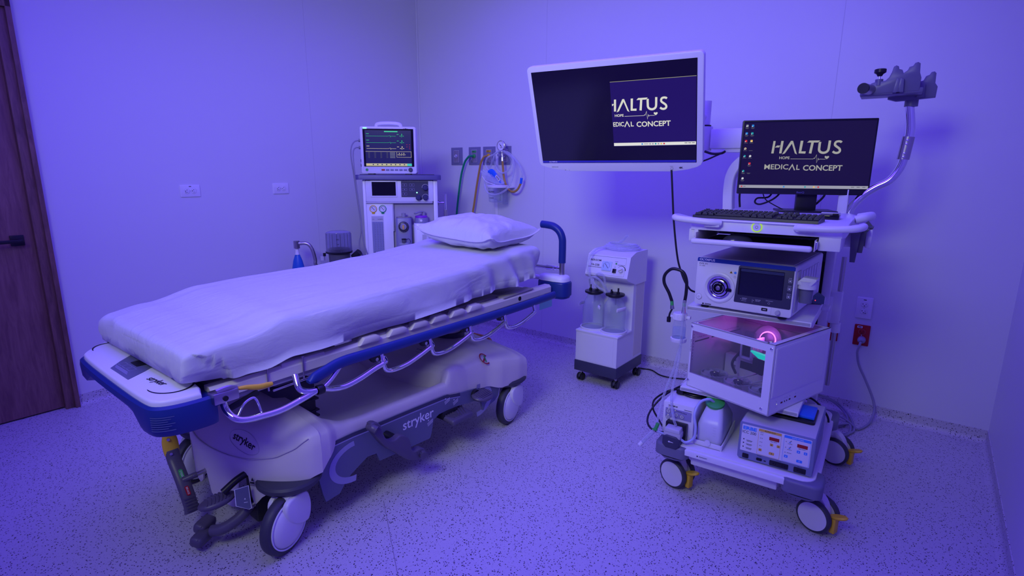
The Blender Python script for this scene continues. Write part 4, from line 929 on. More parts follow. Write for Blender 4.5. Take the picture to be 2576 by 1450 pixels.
g = G(); g.box((.035, .06, -.2405), (.24, .17, .009), BLK, .003); g.build('stand_base', pm)
g = G(); g.tube([(-.10, .04, -.10), (-.12, .05, -.175), (-.175, .03, -.185), (-.185, .02, -.205), (-.16, .02, -.212), (-.11, .03, -.19), (-.08, .04, -.16), (-.07, .05, -.12)], .0042, BLK, n=8); g.build('cable', pm); g = G(); g.tube([(-.155, .03, -.16), (-.14, .03, -.19), (-.10, .05, -.215), (-.055, .05, -.238)], .0025, BLK, n=8); g.build('cable', pm); g = G(); g.tube([(.10, .06, -.12), (.115, .07, -.165), (.09, .08, -.205), (.07, .09, -.225)], .005, BLK, n=8)
g.build('cable', pm)
# keyboard
kb = thing('keyboard', 'black computer keyboard across the front of the cart tray', 'keyboard', cw(-.072, -.185, 1.151), CR-.06)
g = G(); g.loft([[Vector((x*sx, y, z)) for x, y, z in ((-.222, -.072, 0), (.222, -.072, 0), (.222, -.070, .010), (-.222, -.070, .010))] for sx in (1,)]+[[Vector((x, y, z)) for x, y, z in ((-.222, .072, 0), (.222, .072, 0), (.218, .072, .022), (-.218, .072, .022))]], BLK); g.build('keyboard_base', kb)
g = G(); BK = mat('key_black', (.014, .014, .020), .5)
def key(x, y, w_): 
    z = .0115+(y+.07)/.142*.012
    g.box((x, y, z+.003), (w_, .0155, .008), BK, .0, top=(.78, .78)); g.flat(rrect(.003, .004, .0005, 2), INKW, Matrix.Translation((x-w_*.2, y+.003, z+.0072)), 0) if w_ < .03 else None
for r in range(6):
    y = .055-.0205*r-(.004 if r else 0)
    x = -.205
    n = 15 if r not in (5,) else 0
    if r == 5:
        for w_, dx in ((.024, 0), (.02, .027), (.02, .05), (.105, .118), (.02, .185), (.02, .21), (.024, .235), (.024, .262)): key(-.205+dx, y, w_)
    else:
        for k in range(15):
            if r == 0 and k in (1,): continue
            key(-.205+.0187*k, y, .0165)
    if r != 3:
        for k in range(3):
            if r == 4 and k != 1: continue
            key(.092+.0187*k, y, .0165)
    if r:
        for k in range(4): key(.156+.0187*k, y, .0165)
g.build('keys', kb)
cr = thing('card_reader', 'small flat black and silver box beside the keyboard, under the monitor', 'card reader', cw(.155, .03, 1.151), CR)
g = G(); g.box((0, 0, .008), (.07, .09, .016), BLKG, .003); g.build('body', cr); g = G(); g.box((.0, .035, .0195), (.065, .03, .006), LGR, .002); g.box((.02, -.0, .0185), (.02, .02, .004), BLK, .001); g.build('lid', cr)
ms = thing('mouse', 'glossy dark computer mouse lying in the open cart drawer', 'mouse', cw(-.115, -.27, 1.068), CR+.3)
g = G(); b_ = bmesh.new(); bmesh.ops.create_uvsphere(b_, u_segments=24, v_segments=12, radius=1)
for v in b_.verts: v.co = Vector((v.co.x*.055, v.co.y*.032, max(0, v.co.z)*.032))
g.bm(b_, mat('mouse_shell', (.05, .05, .09), .15)); g.build('shell', ms); g = G(); g.cyl((-.02, -.004, .030), (-.02, .004, .030), .006, BLK, n=14); g.build('wheel', ms)
# ================================================================ DEVICES ON THE CART
PR = thing('video_processor', 'white endoscopy video processor with blue top stripe, round scope socket and dark touch screen', 'video processor', (3.166, -1.24, .776), -.033)
g = G()
g.prism(rrect(.372, .198, .010, 5, 0, .112), -.48, 0, WHT, FRONT(), bev=.003); g.bb((-.172, .02, .2105), (.172, .46, .2125), IVO, .002)
for (x, y) in ((-.15, .03), (.15, .03), (-.15, .42), (.15, .42)): g.cyl((x, y, 0), (x, y, .014), .016, BLK, n=18)
for k in range(6): g.bb((.186, .12+.05*k, .05), (.189, .15+.05*k, .18), WHT, .001)
g.bb((.186, .02, .03), (.190, .075, .19), LGR, .002); g.build('housing', PR)
F = FRONT((0, 0, .112))
g = G(); NV = mat('blue_stripe', (.015, .05, .33), .35)
g.prism([(-.184, .094), (-.180, .098), (.18, .098), (.184, .094), (.184, .082), (-.184, .082)], 0, .001, NV, F); g.text('OLYMPUS', F @ Matrix.Translation((-.176, .0862, .0014)), .0125, INKW, bold=.03, wx=1.15)
g.text('EVIS X1', F @ Matrix.Translation((-.176, .0705, .0006)), .010, INK, wx=1.1); g.text('CV-1500', F @ Matrix.Translation((-.176, .0625, .0006)), .0065, INK)
g.flat([(-.052, .046), (-.040, .046), (-.046, .056)], YEL, F, .0008); g.flat([(-.0495, .0475), (-.0425, .0475), (-.046, .0535)], INK, F, .001); g.flat(circ(.005, 14, -.030, .050), BLU2, F, .0008); g.ring(.0042, .0006, INK, F @ Matrix.Translation((-.030, .033, 0)), .0008)
g.ring(.013, .0006, GRY, F @ Matrix.Translation((-.167, -.066, 0)), .0006); g.flat(rrect(.006, .006, .001, 2, -.148, -.093), INK, F, .0006)
for k in range(2): g.flat(rrect(.026, .0018, .0003, 2, -.128, -.0915-.003*k), INK, F, .0006)
g.build('front_print', PR)
g = G(); g.prism([(-.026, -.062), (-.024, -.066), (.178, -.066), (.181, -.062), (.181, .0815), (-.013, .0815), (-.018, .078)], 0, .0022, SLATD, F, bev=.0008)
g.prism(rrect(.163, .108, .003, 3, .068, .0195), .0022, .0026, BLKG, F); g.flat(rrect(.156, .092, .001, 2, .070, .012), mat('off_screen', (.012, .012, .04), .2), F, .003); g.flat(rrect(.156, .011, .001, 2, .070, .0655), mat('screen_edge', (.04, .05, .12), .3), F, .003)
for (z, s) in ((.043, 'HOME'), (.013, 'IMAGES'), (-.017, 'SETTING')):
    g.outline(rrect(.0125, .0125, .002, 3, .1705, z), .0007, INKW, F, .0028); g.flat(rrect(.006, .005, .001, 2, .1705, z), INKW, F, .0028); g.text(s, F @ Matrix.Translation((.1705, z+.0095, .0028)), .0038, INKW, 'c')
g.text('INTERNAL', F @ Matrix.Translation((.005, -.047, .0026)), .0042, INKW); g.text('MEMORY', F @ Matrix.Translation((.005, -.0515, .0026)), .0042, INKW); g.text('REMOTE BUSY', F @ Matrix.Translation((.003, -.0575, .0026)), .003, INKW)
g.text('PORTABLE', F @ Matrix.Translation((.055, -.047, .0026)), .0042, INKW); g.text('MEMORY', F @ Matrix.Translation((.055, -.0515, .0026)), .0042, INKW); g.text('DISCONNECT', F @ Matrix.Translation((.093, -.0445, .0026)), .0042, INKW); g.ring(.004, .0006, INKW, F @ Matrix.Translation((.105, -.0525, 0)), .0028); g.flat(circ(.0012, 8, .048, -.0495), INKW, F, .0028); g.flat(circ(.0012, 8, .0, -.0495), INKW, F, .0028); g.flat(rrect(.0006, .014, .0002, 2, .044, -.052), INKW, F, .0028)
g.build('touch_screen', PR, label='dark touch screen panel')
g = G(); Fs = F @ Matrix.Translation((-.089, -.018, 0)); g.lathe([(.064, 0), (.062, .004), (.056, .006), (.050, .003), (.047, -.001)], WHT, Fs, n=48)
g.lathe([(.048, .0005), (.047, .002), (.040, .002), (.038, .001)], CHR, Fs, n=40); g.lathe([(.047, .001), (0, .001)], BLKG, Fs, n=40)
g.lathe([(.034, .001), (.034, .006), (.030, .008), (.026, .008), (.025, .004)], CHR, Fs, n=36); g.lathe([(.024, .003), (.021, .010), (.017, .012), (.013, .012), (.012, .006), (0, .006)], BLKG, Fs, n=36); g.lathe([(.010, .006), (.009, .013), (.005, .014), (0, .014)], STL, Fs, n=24); g.lathe([(.022, .0095), (.0205, .0115), (.019, .0105)], CHR, Fs, n=36)
g.prism(rrect(.026, .012, .004, 3, .040, -.004), 0, .008, BLKG, Fs); g.prism(rrect(.009, .011, .001, 2, .052, -.004), 0, .007, WHT, Fs); g.build('scope_socket', PR, label='black and chrome scope socket')
g = G(); g.lathe([(.0, .004), (.0095, .004), (.011, .002), (.011, 0)], WHT, F @ Matrix.Translation((-.167, -.066, 0))); g.ring(.0035, .0006, INK, F @ Matrix.Translation((-.167, -.066, 0)), .0045); g.build('power_button', PR)
g = G(); g.prism(rrect(.058, .030, .003, 3, .086, -.0815), 0, .002, WHT, F, bev=.001); g.prism(rrect(.022, .012, .002, 3, .091, -.079), .002, .0028, BLK, F); g.prism(rrect(.012, .003, .0005, 2, .091, -.079), .0028, .0034, LGR, F); g.build('usb_port', PR)
g = G(); g.lathe([(.009, 0), (.0085, .012), (.0065, .014), (0, .014)], LGR, F @ Matrix.Translation((.140, -.083, 0)), n=22); g.build('earth_post', PR)
# cup holder on processor side
cu = thing('scope_cup_holder', 'pale bracket holding a short grey cup at the right side of the video processor', 'cup holder', (3.166+.186+.032, -1.24+.05, .776+.095), -.033)
g = G(); g.prism([(-.035, .055), (.02, .055), (.035, .075), (.035, .082), (-.01, .085), (-.03, .065)], -.02, .03, WHT, fr((0, 0, -.01), (1, 0, 0), (0, 0, 1)), bev=.002); g.lathe([(.030, .03), (.033, .03), (.033, .055), (.036, .06), (.031, .06), (.029, .05)], WHT, n=28); g.build('bracket', cu)
g = G(); g.lathe([(.0, -.025), (.022, -.025), (.0235, .03), (.0215, .03), (.020, -.02), (0, -.02)], mat('cup_grey', (.16, .16, .22), .4), n=28); g.build('cup', cu)
gd = thing('network_box', 'small grey-green box with a red light on the shelf behind the video processor', 'box', cw(.10, .185, .778), CR+.35)
g = G(); g.prism([(-.055, -.02), (-.03, -.04), (.055, -.04), (.055, .04), (-.055, .04)], 0, .035, mat('grey_green', (.10, .17, .20), .45), bev=.004); g.build('box_shell', gd); g = G(); g.lathe([(0, .001), (.0022, .001), (.0022, 0)], em('red_light', (1, .05, .08), 1.5), FRONT((.02, -.0402, .015)), n=12); g.build('indicator_light', gd)
# PC case
CS = thing('computer_case', 'white computer tower with glass front showing fans and a glowing ring', 'computer', (3.339, -1.389, .440), -.30)
CS.scale = (.962, .962, .962); W_, D_, H_ = .378, .425, .288
g = G()
g.bb((-W_, 0, 0), (0, D_, .006), WHT, .001); g.bb((-W_, D_-.005, 0), (0, D_, H_), WHT, .001); g.bb((-W_, 0, 0), (-W_+.004, D_, H_), WHT, .001)
FM = FRONT((0, .003, 0)); g.prism([(-W_, 0), (0, 0), (0, H_), (-W_, H_)], 0, .003, WHT, FM, holes=[[(-W_+.010, .064), (-.036, .064), (-.036, .256), (-W_+.010, .256)]])
g.prism([(-W_, 0), (0, 0), (0, D_), (-W_, D_)], H_-.003, H_, WHT, Matrix.Identity(4), holes=[[(-W_+.010, .014), (-.024, .014), (-.024, D_-.012), (-W_+.010, D_-.012)]])
g.bb((-.036, .003, .0), (-.030, .02, H_), WHT); g.bb((-W_+.004, .003, .05), (0-.004, .010, .064), WHT)
g.text('BALAMRUSH', fr((-W_+.0045, -.0005, .215), (0, 0, -1), (1, 0, 0), (0, -1, 0)), .0075, INK, wx=1.3); g.build('case_frame', CS)
g = G(); g.bb((-W_+.010, .001, .064), (-.036, .0025, .256), SMK); g.build('front_glass', CS); g = G(); g.bb((-W_+.010, .014, H_-.0025), (-.024, D_-.012, H_-.001), SMK); g.build('top_glass', CS)
FR_ = fr((0, 0, 0), (0, 1, 0), (0, 0, 1), (1, 0, 0))
def mesh_mat():
    m = bpy.data.materials.new('perforated_mesh'); m.use_nodes = True; nt = m.node_tree; N = nt.nodes; L = nt.links; b = N['Principled BSDF']
    tc = N.new('ShaderNodeTexCoord'); v = N.new('ShaderNodeTexVoronoi'); v.inputs['Scale'].default_value = 180; v.inputs['Randomness'].default_value = 0
    L.new(tc.outputs['Object'], v.inputs['Vector']); r = N.new('ShaderNodeMath'); r.operation = 'LESS_THAN'; r.inputs[1].default_value = .30; L.new(v.outputs['Distance'], r.inputs[0])
    mx = N.new('ShaderNodeMix'); mx.data_type = 'RGBA'; mx.inputs['A'].default_value = (.78, .78, .78, 1); mx.inputs['B'].default_value = (.33, .33, .38, 1); L.new(r.outputs[0], mx.inputs['Factor']); L.new(mx.outputs['Result'], b.inputs['Base Color']); b.inputs['Roughness'].default_value = .5; return m
MESHM = mesh_mat()
g = G(); g.prism([(0, 0), (D_, 0), (D_, H_), (0, H_)], -.004, 0, WHT, FR_); g.prism(rrect(.395, .203, .006, 4, .207, .172), 0, .0015, WHT, FR_); g.prism(rrect(.385, .193, .004, 4, .207, .172), .0015, .002, MESHM, FR_)
for (y, w_, c) in ((.090, .014, RED), (.150, .012, INK), (.192, .013, RED)): g.flat(rrect(w_, .0065, .001, 2, y, .036), INK, FR_, .0006); g.flat(rrect(w_*.6, .003, .0005, 2, y, .036), c, FR_, .0009)
for y in (.112, .128): g.flat(circ(.0035, 12, y, .036), INK, FR_, .0006)
for y in (.05, .112, .128, .150, .192): g.flat(rrect(.003, .003, .0005, 2, y, .05), GRY, FR_, .0006)
g.ring(.008, .0006, LGR, FR_ @ Matrix.Translation((.052, .033, 0)), .0006); g.flat(circ(.002, 8, .054, .038), WHTI, FR_, .001)
g.build('mesh_side', CS)
g = G()
for (x, z) in ((-W_+.008, H_-.014), (-.014, H_-.018), (-W_+.008, .03), (-.030, .022)): g.lathe([(0, .004), (.004, .004), (.0055, .003), (.006, 0)], CHR, FRONT((x, 0, z)), n=20)
for (x, y) in ((-W_+.02, .02), (-.03, .02)): g.lathe([(0, .004), (.005, .004), (.006, .002), (.006, 0)], CHR, Matrix.Translation((x, y, H_)), n=20)
g.build('thumb_screws', CS)
g = G(); 
for i in range(4):
    for j in range(26): g.flat(rrect(.006, .0025, .001, 2), INK, fr((-W_+.0045, .05+.012*j, .215-.0), (0, 1, 0), (0, 0, 1), (1, 0, 0)), 0) if i == 0 else None
for j in range(3): g.bb((-W_+.0042, .03+.12*j, .196), (-W_+.005, .13+.12*j, .201), INK)
for i in range(9): g.flat(circ(.002, 8, 0, 0), INK, fr((-W_+.0045, .02, .12+.014*i), (0, 1, 0), (0, 0, 1), (1, 0, 0)), 0)
g.bb((-W_+.01, .26, .006), (-.03, .30, .105), WHT, .003)
for x in (-.33, -.20, -.11): 
    for z in (.05, .08): g.bb((x, .2592, z), (x+.018, .2600, z+.003), INK); g.bb((x, .2592, z+.006), (x+.018, .2600, z+.009), INK)
g.bb((-.29, .2590, .055), (-.225, .2598, .09), BLK); g.bb((-.32, .29, .105), (-.035, .34, .115), WHT, .002); g.build('inner_tray', CS)
g = G(); g.bb((-.33, .318, .115), (-.04, .33, .26), DGR, .002); g.bb((-.30, .24, .115), (-.05, .31, .122), DGR, .001)
for (x, z, w_, h_) in ((-.30, .19, .05, .05), (-.07, .15, .03, .07)): g.bb((x, .285, z-.02), (x+w_, .31, z+h_-.02), BLK, .003)
for k in range(6): g.cyl((-.26+.03*k, .29, .125), (-.26+.03*k, .29, .133), .004, LGR, n=10)
g.tube([(-.29, .26, .14), (-.28, .18, .10), (-.285, .22, .04)], .006, BLK, n=8); g.tube([(-.10, .28, .14), (-.085, .20, .13), (-.08, .15, .04), (-.07, .2, .02)], .014, BLK, n=8); g.tube([(-.30, .28, .18), (-.29, .22, .20), (-.25, .24, .19)], .005, BLK, n=8)
g.build('mainboard', CS, label='dark circuit board with cables')
g = G(); g.bb((-.215, .20, .125), (-.205, .29, .215), WHT, .001); g.bb((-.262, .20, .125), (-.205, .206, .135), WHT); g.bb((-.262, .20, .205), (-.205, .206, .215), WHT); g.bb((-.262, .20, .125), (-.254, .206, .215), WHT)
g.tube([(-.20, .20, .21), (-.18, .2, .13)], .002, WHT, n=6, smooth=False); g.tube([(-.18, .20, .21), (-.20, .2, .13)], .002, WHT, n=6, smooth=False); g.tube([(-.175, .20, .21), (-.175, .2, .13)], .002, WHT, n=6, smooth=False); g.bb((-.262, .206, .14), (-.215, .29, .2), BLK); g.build('cooler', CS)
CYN = em('cyan_light', (.0, .75, .60), 1.0)
g = G(); g.add([(-.17, .122, .195), (-.130, .120, .174), (-.06, .120, .172), (-.06, .120, .190), (-.17, .136, .197), (-.06, .136, .192)], [(0, 1, 2, 3), (0, 3, 5, 4)], CYN); g.bb((-.165, .14, .10), (-.035, .27, .165), BLK, .002); g.build('graphics_card', CS, label='graphics card with cyan light strip')
MAG = em('magenta_light', (1.0, .15, .95), 5)
g = G(); Tg = fr((-.197, .298, .205), (1, 0, 0), (0, .25, 1)); g.lathe([(.032, .0), (.0345, .004), (.038, .0), (.0345, -.004), (.032, 0)], MAG, Tg, n=40); g.lathe([(0, .006), (.031, .006), (.032, -.004), (0, -.004)], BLK, Tg, n=32)
g.lathe([(.040, .002), (.062, .003), (.062, -.010), (.040, -.006)], DGR, Tg, n=40)
g.build('lit_fan', CS, label='fan with a glowing magenta ring')
d = bpy.data.lights.new('case_fan_light', 'POINT'); d.energy = .45; d.color = (.75, .12, 1.0); d.shadow_soft_size = .02; o = bpy.data.objects.new('case_fan_light', d); COL.objects.link(o); o.parent = CS; o.location = (-.197, .262, .235)
for (x) in (-.315, -.200, -.085):
    f = bpy.data.objects.new('fan', None); COL.objects.link(f); f.parent = CS; f.location = (x, .105, .012)
    g = G(); g.lathe([(.057, 0), (.057, .045), (.0545, .047), (.052, .045), (.052, .0)], TUBE, n=40); g.build('fan_frame', f)
    g = G(); g.lathe([(0, .047), (.016, .047), (.019, .044), (.019, .01), (0, .01)], SLATD, n=24); g.flat(rrect(.006, .006, .003, 4), WHTI, Matrix.Translation((0, 0, .0475)), 0); g.build('fan_hub', f)
    g = G()
    for k in range(9):
        a = 2*PI*k/9; A = []; 
        for t in range(5):
            r = .019+.031*t/4; a1 = a+.35*t/4; A.append(((r*math.cos(a1), r*math.sin(a1), .042), (r*math.cos(a1+.5), r*math.sin(a1+.5), .03)))
        vs = [p for pr in A for p in pr]; g.add(vs, [(2*i, 2*i+2, 2*i+3, 2*i+1) for i in range(4)], mat('fan_blade', (.55, .55, .62), .4))
    g.build('fan_blades', f)
g = G()
for k in range(20):
    for j in range(3): g.flat(circ(.0022, 6), INK, fr((-W_+.02+.017*k, .0095, .018+.012*j), (1, 0, 0), (0, 0, 1)), .0003)
g.bb((-W_+.01, .040, .006), (-.03, .17, .0115), mat('perforated_floor', (.55, .55, .6), .5)); g.tube([(-.26, .20, .05), (-.20, .12, .068), (-.15, .20, .09)], .003, LGR, n=6); g.tube([(-.14, .10, .065), (-.09, .17, .09), (-.06, .25, .10)], .003, LGR, n=6); g.build('fan_tray', CS)
# electrosurgical unit
EB = thing('electrosurgical_unit', 'grey electrosurgical generator with yellow and blue control panels on the cart base', 'electrosurgical unit', (3.375, -1.385, .240), .053)
SLT = mat('steel_blue_paint', (.22, .25, .38), .4)
g = G(); g.prism(rrect(.258, .150, .008, 4, 0, .081), -.34, 0, SLT, FRONT(), bev=.003); g.box((0, .17, .154), (.250, .335, .006), LGR, .003)
for (x, y) in ((-.11, .03), (.11, .03), (-.11, .31), (.11, .31)): g.cyl((x, y, 0), (x, y, .008), .01, BLK, n=14)
g.build('housing', EB)
F = FRONT((0, 0, .0)); g = G(); g.prism(rrect(.236, .108, .003, 3, -.002, .094), 0, .0012, WHT, F); z = .0016
textbox(g, 'ERBE', F, -.116, -.068, .128, .142, BLU2, .05, z); textbox(g, 'ICC 200', F, -.117, -.069, .113, .124, INK, 0, z)
for k, zz in enumerate((.088, .073, .057)): g.flat(circ(.0024, 12, -.110, zz), INK, F, z); [g.flat(rrect(.022-.004*j, .0015, .0003, 2, -.090, zz-.002-.0035*j), INK, F, z) for j in range(2)]
YB = YEL2
def panel(x0, x1, col, title):
    g.outline(rrect(x1-x0, .104, .003, 3, (x0+x1)/2, .0935), .0009, col, F, z); g.flat(rrect(x1-x0, .010, .002, 3, (x0+x1)/2, .1405), col, F, z+.0002)
    textbox(g, title, F, (x0+x1)/2-.019, (x0+x1)/2+.019, .1382, .1430, INK if col is YB else INKW, .02, z+.0006)
panel(-.061, .017, YB, 'AUTO CUT'); panel(.026, .114, BLU2, 'AUTO COAG')
RD = em('dim_red_display', (.10, .004, .012), .7)
for (x, zz) in ((-.006, .116), (.0875, .116)):
    g.prism(rrect(.034, .013, .001, 2, x, zz), .0014, .002, RD, F); textbox(g, 'MAX. WATT', F, x-.011, x+.011, zz-.0125, zz-.0095, INK, .02, z)
for k in range(4): g.ring(.002, .0006, INK, F @ Matrix.Translation((-.052, .124-.0155*k, 0)), z, n=12); g.text(str(4-k), F @ Matrix.Translation((-.048, .122-.0155*k, z)), .0055, INK, bold=.02)
textbox(g, 'EFFECT', F, -.055, -.043, .1305, .1328, INK, .02, z)
for (x, zz, w_, c) in ((-.013, .092, .011, YB), (.010, .092, .011, YB), (-.050, .061, .011, YB), (-.010, .057, .018, YB), (.077, .092, .011, BLU2), (.100, .092, .011, BLU2), (.038, .063, .012, BLU2), (.083, .056, .019, BLU2)):
    g.flat(rrect(w_, .0105, .002, 3, x, zz), c, F, z); g.flat([(x-.002, zz-.002), (x+.002, zz-.002), (x, zz+.003)], INK if c is YB else INKW, F, z+.0003)
for (zz, s) in ((.121, 'FORCED'), (.098, 'SOFT'), (.078, 'BIPOLAR')): g.ring(.002, .0006, INK, F @ Matrix.Translation((.034, zz, 0)), z, n=12); textbox(g, s, F, .040, .055, zz-.008 if s != 'BIPOLAR' else zz-.001, zz-.0055 if s != 'BIPOLAR' else zz+.0015, INK, .02, z); g.flat([(.042, zz), (.052, zz), (.047, zz-.004)], BLU2, F, z) if s != 'BIPOLAR' else None; g.flat([(.046, zz), (.052, zz+.006), (.050, zz+.007), (.045, zz)], INK, F, z) if s != 'BIPOLAR' else None
g.build('control_panel', EB)
for i_, (x, w_, h_, t_) in enumerate(((-.099, .022, .018, None), (-.050, .020, .010, 'NEUTRAL'), (.018, .064, .020, 'CUT / COAG'), (.088, .040, .020, 'BIPOLAR'))):
    g = G(); g.prism(rrect(w_, h_, .003, 3, x, .0205), 0, .003, BLK, F, bev=.0008)
    for x2 in (-.054, -.046, .0, .008, .03, .038, .08, .096):
        if abs(x2-x) < w_/2: g.cyl((x2, -.003, .0205), (x2, -.0036, .0205), .0025, BLKG, n=12)
    if t_: textbox(g, t_, F, x-.008, x+.008, .0335, .0355, INK, .02, .0006)
    if i_ == 1: g.flat(rrect(.008, .004, .0005, 2, -.030, .0195), INK, F, .0006)
    g.build('socket' if i_ else 'power_switch', EB)
FS = thing('foot_switch', 'black double foot switch with blue and yellow pedals on top of the grey generator', 'foot switch', (3.375+.013, -1.385+.192, .3975), .053)
g = G(); g.prism(rrect(.172, .155, .012, 4, 0, -.0), 0, .009, BLK, bev=.003); g.bb((-.02, -.06, .009), (.015, .06, .019), BLK, .003); g.build('switch_base', FS)
g = G(); g.box((.048, .005, .0155), (.066, .115, .012), BLU, .003); g.build('pedal', FS, label='blue pedal'); g = G(); g.box((-.050, .005, .0155), (.058, .115, .012), YEL, .003); g.build('pedal', FS, label='yellow pedal')
# flushing pump
PU = thing('flushing_pump', 'small white flushing pump with blue-grey rotor head on the left of the cart base', 'pump', (3.005, -1.382, .240), .055)
g = G(); g.prism(rrect(.128, .145, .005, 4, -.003, .0805), -.24, 0, WHT, FRONT(), bev=.003); g.bb((-.064, .003, .0), (.060, .24, .01), WHT, .002); g.build('housing', PU)
F = FRONT((0, 0, 0)); g = G(); textbox(g, 'OLYMPUS', F, -.046, -.008, .135, .1405, INK, .05, .0008); textbox(g, 'OFP-2', F, -.046, -.032, .1285, .132, INK, .0, .0008)
g.prism(rrect(.108, .040, .002, 3, -.003, .106), 0, .0008, mat('lilac_panel', (.33, .31, .52), .4), F)
for (x, z_) in ((-.045, .112), (-.012, .103), (.012, .100), (-.045, .085)): g.prism(circ(.0095, 20, x, z_), .0008, .0018, LGR, F) ; g.ring(.0095, .0008, INK, F @ Matrix.Translation((x, z_, 0)), .002, n=20); g.flat([(x-.002, z_), (x+.002, z_-.002), (x+.002, z_+.002)], INK, F, .0022)
g.prism(circ(.004, 14, -.028, .106), .0008, .0018, BLU2, F)
for k in range(8): g.flat(rrect(.0025, .0045, .0004, 2, -.014+.006*k, .120-.0006*k), INK, F, .0012)
for (x, z_) in ((-.044, .1235), (-.0165, .1205), (-.045, .096)): g.flat(circ(.0015, 8, x, z_), WHTI, F, .0014)
g.flat(rrect(.034, .006, .001, 2, .035, .1325), INKW, F, .0008); g.flat(rrect(.030, .002, .0005, 2, .035, .1325), INK, F, .0010); g.build('control_panel', PU)
g = G(); g.box((-.002, -.014, .036), (.085, .028, .082), BLK, .003); g.build('rotor_mount', PU)
g = G(); g.box((-.004, -.045, .060), (.066, .05, .018), LGR, .004, top=(.9, .85)); g.box((-.004, -.042, .040), (.070, .052, .03), LGR, .006); g.prism([(-.037, .0), (-.037, .035), (-.02, .045), (.02, .043), (.034, .032), (.034, .0), (.022, -.014), (-.022, -.014)], 0, .038, SLATD, FRONT((-.004, -.035, -.004)), bev=.008, seg=3); g.flat([(-.012, .014), (-.006, .019), (-.006, .016), (.010, .014), (.010, .012), (-.006, .012), (-.006, .009)], INKW, FRONT((-.004, -.0735, -.0)), .0006); g.build('rotor_head', PU)
WT = thing('irrigation_bottle', 'translucent square irrigation bottle with green lid in a tray beside the pump', 'bottle', (3.005+.118, -1.382+.105, .252), .055)
g = G(); 
def sq(w_, d_, r, z): return [Vector((x, y, z)) for x, y in rrect(w_, d_, r, 5)]
PLB = mat('milky_plastic', (.66, .68, .72), .3); 
g.loft([sq(.094, .19, .015, 0), sq(.098, .195, .018, .01), sq(.098, .195, .018, .075), sq(.086, .16, .018, .10), sq(.066, .10, .02, .135), sq(.054, .056, .02, .150)], PLB)
for k in range(4): g.flat(rrect(.012, .0008, .0002, 2, .0, .04+.012*k), INK if 0 else LGR, FRONT((.02, -.098, 0)), .0006)
g.build('bottle_body', WT)
g = G(); g.lathe([(0, .014), (.028, .014), (.037, .011), (.038, .002), (.035, 0), (.0, 0)], GRN, Matrix.Translation((-.004, -.02, .148)) @ Euler((.42, .12, 0)).to_matrix().to_4x4(), n=32); g.build('bottle_lid', WT, label='green round lid')
TY = thing('bottle_tray', 'low white tray under the irrigation bottle', 'tray', (3.005+.118, -1.382+.105, .240), .055)
g = G(); g.bb((-.056, -.108, 0), (.056, .11, .006), WHT, .002); g.bb((-.056, -.108, 0), (.056, -.102, .022), WHT, .002); g.loft([[Vector((x, y, z)) for x in (.050, .056) for (y, z) in ((-.108, 0), (.11, 0), (.11, .05), (-.108, .02))][i:i+1]+[] for i in ()], WHT) if 0 else None
for s in (-1, 1): g.prism([(-.108, 0), (.11, 0), (.11, .05), (-.06, .022), (-.108, .02)], 0, .005, WHT, fr((s*.0535-.0025, 0, 0), (0, 1, 0), (0, 0, 1), (1, 0, 0)))
g.cyl((.0, -.108, .022), (.0, -.114, .022), .012, WHT, n=20); g.build('tray_shell', TY)
ct = thing('cable_coil', 'coiled black cable lying on top of the flushing pump', 'cable', (3.005+.01, -1.382+.15, .396), 0)
g = G(); rnd = random.Random(3)
for k in range(5): rr = .062-.005*k; g.tube([(rr*1.05*math.cos(a)+.004*math.sin(k), rr*math.sin(a)+.004*k, .004+.0055*k+.002*math.sin(2*a+k)) for a in [2*PI*i/14 for i in range(14)]], .0042, BLK, n=8, closed=True, sub=4)
g.build('coil', ct)
g = G(); g.tube([(-.055, -.03, .012), (-.10, -.06, .0), (-.16, -.05, -.06), (-.175, -.02, -.12), (-.14, -.04, -.15), (-.09, -.10, -.154), (-.062, -.13, -.150)], .0042, BLK, n=8); g.box((-.045, -.055, .012), (.03, .022, .02), BLK, .004); g.build('cable_lead', ct)
# tubing of pump
def cord(name, label, cat, pts, r, m, n=10, sub=8, extra=None):
    c0 = Vector(pts[0]); g = G(); g.tube([Vector(p)-c0 for p in pts], r, m, n=n, sub=sub)
    if extra: extra(g, c0)
    o = g.build(name, None, c0); tag(o, label, cat); return o
TB_ = mat('pale_tubing', (.50, .55, .78), .25)
b0 = (3.005, -1.382)
cord('pump_tube', 'pale blue tube looping from the green bottle lid down to the pump head', 'tube', [(b0[0]+.113, b0[1]+.075, .408), (b0[0]+.10, b0[1]+.05, .425), (b0[0]+.075, b0[1]+.02, .415), (b0[0]+.066, b0[1]-.01, .37), (b0[0]+.078, b0[1]-.02, .32), (b0[0]+.075, b0[1]-.025, .275), (b0[0]+.05, b0[1]-.04, .255), (b0[0]+.028, b0[1]-.05, .268)], .0055, TB_)
cord('suction_line', 'clear tube hanging from the processor shelf to the pump head', 'tube', [cw(-.314, -.21, .80), cw(-.314, -.215, .70), cw(-.312, -.235, .55), cw(-.306, -.32, .42), cw(-.275, -.375, .345), cw(-.262, -.378, .315)], .005, TUBE)
cord('suction_line', 'thin clear tube slanting beside the computer case, ending in a green clip', 'tube', [cw(-.322, -.20, .60), cw(-.33, -.24, .50), cw(-.345, -.29, .41), cw(-.345, -.345, .34), cw(-.34, -.38, .305)], .005, TUBE)
cl = thing('tube_clip', 'green tube clip with a clear tip hanging off the left corner of the cart base', 'clip', cw(-.338, -.387, .285), 0)
g = G(); g.tube([(.004, .004, .022), (-.004, -.002, -.006)], .0075, GRN, n=12, smooth=False); g.box((-.006, -.003, -.006), (.022, .01, .008), GRN, .003); g.build('clip_body', cl)
